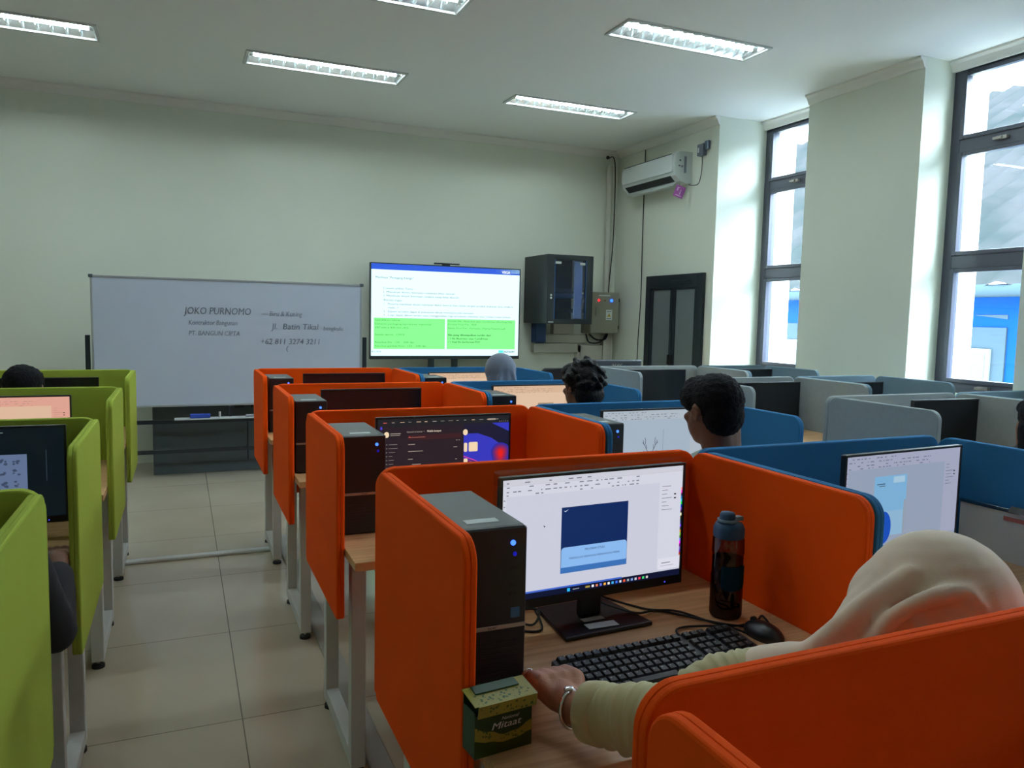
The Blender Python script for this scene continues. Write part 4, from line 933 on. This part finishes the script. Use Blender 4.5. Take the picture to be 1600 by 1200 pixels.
# raceways on the floor
o = MB().box(-.335, 4.70, .0005, .475, 4.755, .018, M_white).build('floor_raceway', bevel=.006); tag(o, 'white cable strip crossing the aisle floor', 'floor cable strip')
o = MB().box(.525, .9, .0005, .60, 5.0, .012, mat('grey_floor_duct', (.30, .29, .25, 1), .5)).build('floor_raceway', bevel=.004); tag(o, 'flat grey cable duct along the floor under the orange cubicles', 'floor cable strip')

# ---------------------------------------------------------------- people
def RZ(p, a, o): v = Matrix.Rotation(a, 3, 'Z') @ Vector(p); return (o[0]+v.x, o[1]+v.y, o[2]+v.z)
def head_prims(o, a, tilt=0):
    """face towards +Y before turning by a about Z; o = head centre"""
    def P(x, y, z):
        v = Matrix.Rotation(tilt, 3, 'X') @ Vector((x, y, z)); return RZ((v.x, v.y, v.z), a, o)
    rot = (tilt, 0, a)
    pr = [('e', P(0, -.012, .028), (.073, .092, .082), rot), ('e', P(0, .028, -.035), (.058, .062, .072), rot), ('e', P(0, .045, -.078), (.034, .036, .028), rot),
          ('e', P(0, .075, .045), (.052, .020, .03), rot), ('e', P(0, .083, .022), (.045, .014, .008), rot),
          ('c', [P(0, .088, .015), P(0, .108, -.018)], [.008, .012]), ('e', P(-.010, .098, -.022), (.008, .009, .007), rot), ('e', P(.010, .098, -.022), (.008, .009, .007), rot),
          ('e', P(0, .087, -.048), (.022, .010, .005), rot), ('e', P(0, .085, -.057), (.020, .010, .006), rot), ('e', P(-.04, .062, -.015), (.018, .018, .016), rot), ('e', P(.04, .062, -.015), (.018, .018, .016), rot)]
    for s_ in (-1, 1):
        for k in range(8):
            t = math.radians(-60+k*40); 
            pr.append(('e', P(s_*.078, -.008+.014*math.cos(t)-.004*math.sin(t), -.005+.026*math.sin(t)), (.006, .007, .008), rot))
        pr.append(('e', P(s_*.072, -.004, -.006), (.005, .013, .022), rot))
    return pr, P, rot
def seated_body(o, a, height=1.0, lean=.05, arms='desk', sc=1.0, sh=.17, hx=None):
    """primitive lists for a sitting figure; o = hip centre on the floor plan, shoulders at z=height"""
    def P(x, y, z): return RZ((x, y, z), a, (o[0], o[1], 0))
    zs = height; rot = (0, 0, a)
    skin = [('c', [P(0, lean*.6, zs-.10), P(0, lean, zs+.02), P(0, lean+.01, zs+.10)], [.06, .055, .055]), ('e', P(0, lean*.4, zs-.2), (.12, .07, .2), rot)]
    shirt = [('e', P(0, lean*.5, zs-.18), (sh*.92, .105, .22), rot), ('e', P(0, 0, .56), (.155, .12, .13), rot), ('c', [P(0, 0, .55), P(0, lean*.6, zs-.12)], [.12, .12]),
             ('c', [P(-sh, lean, zs-.07), P(0, lean*.9, zs-.005), P(sh, lean, zs-.07)], [.062, .066, .062])]
    legs = []
    for s_ in (-1, 1):
        el = P(s_*(sh+.06), lean+.10, zs-.32); wr_ = P(s_*((hx or sh-.03)+.01), lean+.24, .80)
        if arms == 'lap': wr_ = P(s_*.10, .26, .62); el = P(s_*(sh+.05), .06, zs-.34)
        shirt.append(('c', [P(s_*sh, lean, zs-.07), el], [.058, .045])) if not hx else shirt.append(('c', [P(s_*sh, lean, zs-.07), el, tuple(Vector(el).lerp(Vector(wr_), .75))], [.058, .05, .042])); skin.append(('c', [P(s_*sh, lean, zs-.07), el, wr_], [.045, .038, .026]))
        hd = P(s_*(hx or sh-.03), lean+.31, .785) if arms == 'desk' else P(s_*.08, .31, .62)
        skin.append(('e', hd, (.036, .05, .016), rot))
        for q in range(4):
            skin.append(('c', [RZ((-.027+q*.018, .035, 0), a, hd), RZ((-.029+q*.019, .075-.006*abs(q-1.5), .004), a, hd), RZ((-.029+q*.019, .095-.006*abs(q-1.5), -.006), a, hd)], [.0085, .008, .0075]))
        skin.append(('c', [RZ((-s_*.03, -.01, 0), a, hd), RZ((-s_*.05, .02, -.002), a, hd), RZ((-s_*.05, .04, -.006), a, hd)], [.010, .009, .008]))
        legs.append(('c', [P(s_*.09, 0, .53), P(s_*.11, .42, .50), P(s_*.11, .40, .10)], [.085, .062, .042])); legs.append(('e', P(s_*.11, .45, .045), (.042, .12, .044), rot))
    legs.append(('e', P(0, -.02, .545), (.16, .13, .085), rot))
    return skin, shirt, legs
def person(lab, hip, a, head, ha, skin_m, shirt_m, leg_m, height=1.0, hair='short', tilt=0, arms='desk', hair_m=None, lean=.05, sh=.17, hx=None):
    t = thing('person', lab, 'person', (0, 0, 0))
    sk, shp, lg = seated_body(hip, a, height, lean, arms, sh=sh, hx=hx)
    hp, P, rot = head_prims(head, ha, tilt)
    neck0 = Vector(RZ((0, lean, height-.02), a, (hip[0], hip[1], 0)))
    sk = sk+hp+[('c', [tuple(neck0), P(0, -.012, -.05)], [.056, .054])]
    blob('body', sk, skin_m, t, .0062, 3)
    blob('shirt', shp, shirt_m, t, .011, 8)
    blob('trousers', lg, leg_m, t, .012, 6)
    if hair == 'short':
        hp_ = [('e', P(0, -.020, .040), (.080, .095, .082), rot), ('e', P(0, .045, .082), (.062, .050, .034), rot), ('e', P(0, -.052, -.010), (.069, .058, .066), rot), ('e', P(-.052, .030, .048), (.029, .05, .045), rot), ('e', P(.052, .030, .048), (.029, .05, .045), rot)]
        blob('hair', hp_, hair_m or M_hair, t, .006, 3, noise=.010, nsize=.012)
    elif hair == 'long':
        hp_ = [('e', P(0, -.020, .038), (.086, .100, .088), rot), ('c', [P(-.03, -.035, -.02), P(-.03, -.04, -.12)], [.066, .060]), ('c', [P(.03, -.035, -.02), P(.03, -.04, -.12)], [.066, .060]), ('e', P(0, .04, .07), (.072, .06, .045), rot)]
        blob('hair', hp_, hair_m or M_hair, t, .007, 4, noise=.006, nsize=.012)
    elif hair == 'wavy':
        R_ = random.Random(3); hp_ = [('e', P(0, -.022, .035), (.086, .098, .086), rot), ('e', P(0, -.055, -.03), (.074, .058, .065), rot), ('e', P(0, .05, .075), (.068, .05, .04), rot)]
        for k in range(46):
            u, v = R_.uniform(0, 2*PI), R_.uniform(-.35, 1); c_ = math.sqrt(max(0, 1-v*v)); x, y, z = .088*c_*math.cos(u), .10*c_*math.sin(u), .09*v
            if y > .05 and v < .5: continue
            hp_.append(('e', P(x, y-.022, z+.035), (R_.uniform(.016, .026), R_.uniform(.014, .026), R_.uniform(.008, .012)), (R_.random(), R_.random(), R_.random())))
        blob('hair', hp_, hair_m or M_hair2, t, .0055, 2, noise=.008, nsize=.01)
    elif hair == 'scarf':
        hp_ = [('e', P(0, -.012, .030), (.092, .108, .100), rot), ('c', [P(0, -.03, -.02), P(0, -.035, -.13), P(0, -.03, -.22)], [.088, .085, .12]), ('c', [P(-.13, -.02, -.24), P(.13, -.02, -.24)], [.075, .075])]
        for x in (-.05, 0, .05): hp_.append(('c', [P(x*.6, -.10, .05), P(x, -.112, -.05), P(x*1.8, -.125, -.2)], [.012, .012, .016]))
        blob('headscarf', hp_, hair_m, t, .008, 5)
    return t
person('man with short black hair seen from behind, turned towards the antler drawing', (1.58, 1.90), math.radians(-8), (1.545, 1.965, 1.152), math.radians(4), M_skin2, M_cloth_w, M_cloth_d, 1.0, 'short', -.10)
person('person with wavy black hair seen from behind, at a beige screen in the blue cubicles', (1.70, 3.02), 0, (1.675, 3.07, 1.125), math.radians(8), M_skin2, M_cloth_d, M_cloth_d, .96, 'wavy', -.1)
person('person in a grey-blue headscarf seen from behind, below the television', (1.74, 4.12), 0, (1.725, 4.17, 1.095), 0, M_skin, MATS['grey_blue_cloth'], M_cloth_d, .94, 'scarf', -.1, hair_m=M_ghijab)
person('person with black hair just above the third lime panel, at the far left', (-.66, 4.10), 0, (-.675, 4.12, 1.050), 0, M_skin2, M_cloth_b, M_cloth_d, .90, 'short', -.1)
person('dark-haired person half cut off by the right edge among grey cubicles', (3.24, 1.98), 0, (3.235, 2.00, 1.040), math.radians(-35), M_skin2, M_cloth_b, M_cloth_d, .92, 'long', -.1)
person('person in black sleeves behind the near lime panel, only an arm showing', (-.56, 1.88), 0, (-.58, 1.95, 1.14), 0, M_skin2, M_cloth_b, M_cloth_d, .98, 'short', -.1, lean=.08, sh=.21, hx=.25)
for lab, X, Y in (('black chair under the short-haired man', 1.58, 1.90), ('black chair under the person with wavy hair', 1.70, 3.02), ('black chair under the person in the grey-blue headscarf', 1.74, 4.12), ('black chair under the person at the third lime panel', -.66, 4.10), ('black chair under the person at the right edge', 3.22, 1.98), ('black chair under the person in black sleeves', -.56, 1.88), ('black chair under the woman in the beige headscarf', .97, .74)):
    chair(lab, X, Y, 0, back=False)

# woman in the beige headscarf at the near desk
wm = thing('person', 'woman in a beige headscarf and pale green ribbed sleeve reaching over the near desk', 'person')
hip = (.97, .74); wa = math.radians(20)
HC = Vector((1.040, .768, 1.02))
hp, P, rot = head_prims(HC+Vector((0, .004, -.024)), math.radians(-12), -.45)
SL = Vector((.775, .855, .895)); SR = Vector((1.13, .70, .90)); EL = Vector((.668, .872, .850)); WR = Vector((.582, 1.060, .800))
body = hp+[('c', [(.985, .76, .86), tuple(HC+Vector((0, 0, -.06)))], [.06, .055]), ('e', (.97, .76, .70), (.14, .09, .20)), ('c', [tuple(SL), tuple(EL), tuple(WR)], [.045, .040, .0265]), ('c', [tuple(SR), (1.21, .72, .70), (1.12, .90, .62)], [.045, .038, .026])]
def hand(W_, D_, side, curl=.5, z=.775):
    """palm, four fingers of different lengths and a thumb; W_ wrist, D_ direction, side = +1 thumb on the right"""
    W_ = Vector(W_); D_ = Vector(D_).normalized(); N_ = Vector((D_.y, -D_.x, 0)).normalized(); K = W_+D_*.088+Vector((0, 0, .010)); pr = []
    pr.append(('c', [tuple(W_), tuple(W_+D_*.03)], [.026, .027]))
    for q in range(4): 
        off = N_*(-.031+.0215*q); pr.append(('c', [tuple(W_+D_*.015+off*.6), tuple(W_+D_*.05+off*.98+Vector((0,0,.012))), tuple(K+off)], [.018, .020, .0135]))
    for q, ln in enumerate((.80, .95, 1.0, .88) if side > 0 else (.88, 1.0, .95, .80)):
        off = N_*(-.030+.020*q); a = K+off; b_ = a+D_*.036*ln+Vector((0, 0, -.004-.010*curl)); c_ = b_+D_*.020*ln+Vector((0, 0, -.016*curl-.002)); d_ = c_+D_*.010*ln+Vector((0, 0, -.012*curl))
        pr.append(('c', [tuple(a), tuple(b_), tuple(c_), tuple(d_)], [.0105, .0092, .0085, .0075]))
    t0 = W_+D_*.025+N_*side*.022+Vector((0, 0, -.006)); t1 = t0+D_*.03+N_*side*.022; t2 = t1+D_*.026+N_*side*.004+Vector((0, 0, -.004))
    pr.append(('c', [tuple(t0), tuple(t1), tuple(t2)], [.0155, .0115, .009])); return pr
body += hand(WR+Vector((.002, .02, .002)), (.03, 1, -.02), 1, .9) + hand((1.12, .90, .62), (-.3, 1, -.1), -1, .4)
blob('body', body, M_skin, wm, .0045, 3)
lg = [('c', [(.90, .74, .53), (.80, 1.10, .50), (.80, 1.08, .10)], [.085, .062, .042]), ('c', [(1.06, .72, .53), (1.08, 1.12, .50), (1.08, 1.10, .10)], [.085, .062, .042]), ('e', (.98, .72, .55), (.17, .13, .09)), ('e', (.80, 1.14, .045), (.042, .12, .044)), ('e', (1.08, 1.16, .045), (.042, .12, .044))]
blob('trousers', lg, M_cloth_d, wm, .012, 6)
# ribbed sleeve: rings of changing radius along the arm
def sleeve(pts, rs, wave=.0022, step=.0042, cuff=None):
    P_ = curve_pts([tuple(p) for p in pts], 40); tot = sum((P_[i+1]-P_[i]).length for i in range(len(P_)-1)); out = []; rr = []; acc = 0; n = int(tot/step)
    L_ = [0]
    for i in range(len(P_)-1): L_.append(L_[-1]+(P_[i+1]-P_[i]).length)
    j = 0
    for k in range(n+1):
        s__ = tot*k/n
        while j < len(L_)-2 and L_[j+1] < s__: j += 1
        f = (s__-L_[j])/max(1e-6, L_[j+1]-L_[j]); out.append(P_[j].lerp(P_[j+1], f)); u = s__/tot*(len(rs)-1); i = min(int(u), len(rs)-2)
        r_ = rs[i]*(1-(u-i))+rs[i+1]*(u-i); rr.append(r_+(wave*math.sin(s__/.0125*2*PI)+.0012*math.sin(s__/.031*2*PI+1)))
    return out, rr
def ribbed(mb, out, rr, m, n=40, fold=.0035):
    vs = []; fs = []; L = len(out); a = Vector((0, 0, 1)); R_ = random.Random(8); ph = [R_.uniform(0, 6) for _ in range(4)]
    for i, p in enumerate(out):
        d = (out[min(i+1, L-1)]-out[max(i-1, 0)]).normalized(); a2 = (a-d*a.dot(d)).normalized(); b_ = d.cross(a2)
        for k in range(n):
            t = 2*PI*k/n; r_ = rr[i]+.0016*math.sin(i*.9+2.2*math.sin(t*2+ph[0]))+fold*.35*math.sin(3*t+i*.05+ph[1])
            vs.append(p+(a2*math.cos(t)+b_*math.sin(t))*r_)
    for i in range(L-1):
        for k in range(n): fs.append((i*n+k, i*n+(k+1) % n, (i+1)*n+(k+1) % n, (i+1)*n+k))
    mb.add(vs, fs, m, True); return mb
CF = WR.lerp(EL, .22)
o_, r_ = sleeve([CF, CF.lerp(EL, .5)+Vector((0, 0, .0)), EL, EL.lerp(SL, .5)+Vector((0, .01, .01)), SL], [.042, .052, .060, .060, .058])
slv = MB(); ribbed(slv, o_, r_, M_sleeve); slv.build('sleeve', wm)
cf = MB(); d = (EL-WR).normalized(); cp = [CF-d*.022, CF-d*.016, CF+d*.012, CF+d*.018]; cf.tube(cp, [.040, .0475, .0500, .0440], M_sleeve, n=32); cfo = cf.build('cuff', wm)
blob('shirt', [('e', (.965, .765, .72), (.165, .115, .22)), ('c', [tuple(SL), (.97, .79, .90), tuple(SR)], [.062, .075, .065]), ('e', (.97, .74, .57), (.16, .13, .12)), ('c', [tuple(SR), (1.21, .72, .70), (1.14, .86, .64)], [.06, .052, .042])], M_sleeve, wm, .010, 6)
# headscarf: crown, drape running down over the left shoulder, folds
hs = [('e', tuple(HC+Vector((0, 0, .002))), (.108, .116, .112), (-.3, 0, -.2)), ('e', tuple(HC+Vector((-.035, .02, -.01))), (.085, .095, .088)),
      ('c', [(.99, .79, 1.03), (.94, .795, 1.005), (.894, .80, .975), (.85, .81, .935)], [.062, .050, .036, .034]),
      ('c', [tuple(HC+Vector((-.02, -.01, -.06))), (.95, .79, .92), (.86, .83, .895)], [.085, .068, .055]),
      ('c', [(.865, .815, .915), (.82, .825, .918), (.785, .84, .912), (.762, .848, .900)], [.050, .054, .054, .046]),
      ('c', [(.90, .79, .88), (1.02, .72, .90), (1.12, .70, .90)], [.075, .08, .075]),
      ('e', (.97, .76, .83), (.15, .13, .10), (0, 0, -.4))]
fl = [([(.99, .69, 1.077), (.940, .705, 1.069), (.905, .735, 1.034), (.892, .752, .992)], .013), ([(.955, .752, 1.080), (.905, .778, 1.035), (.862, .802, .985), (.82, .815, .950)], .019),
      ([(.983, .68, 1.075), (1.0, .672, 1.05), (1.01, .67, 1.02)], .009)]
for pts, r in fl:
    cp_ = curve_pts(pts, 5); hs.append(('c', [tuple(p) for p in cp_], [r]*len(cp_)))
blob('headscarf', hs, M_hijab, wm, .006, 5)
bl_ = MB(); wd = (WR-EL).normalized(); c0 = WR+wd*.004
ring = []
a_ = Vector((0, 0, 1)); a_ = (a_-wd*a_.dot(wd)).normalized(); b_ = wd.cross(a_)
for k in range(33): t = 2*PI*k/32; ring.append(c0+(a_*math.cos(t)+b_*math.sin(t))*.0292)
bl_.tube(ring, .0036, M_chrome); bl_.ell(c0+a_*.033, (.010, .006, .004), M_chrome)
bl_.build('bracelet', wm)
rg = MB(); rc = WR+Vector((-.026, .125, .006)); rg.tube([rc+Vector((.0115*math.cos(2*PI*k/16), 0, .0115*math.sin(2*PI*k/16))) for k in range(17)], .0016, M_chrome); rg.build('ring', wm)
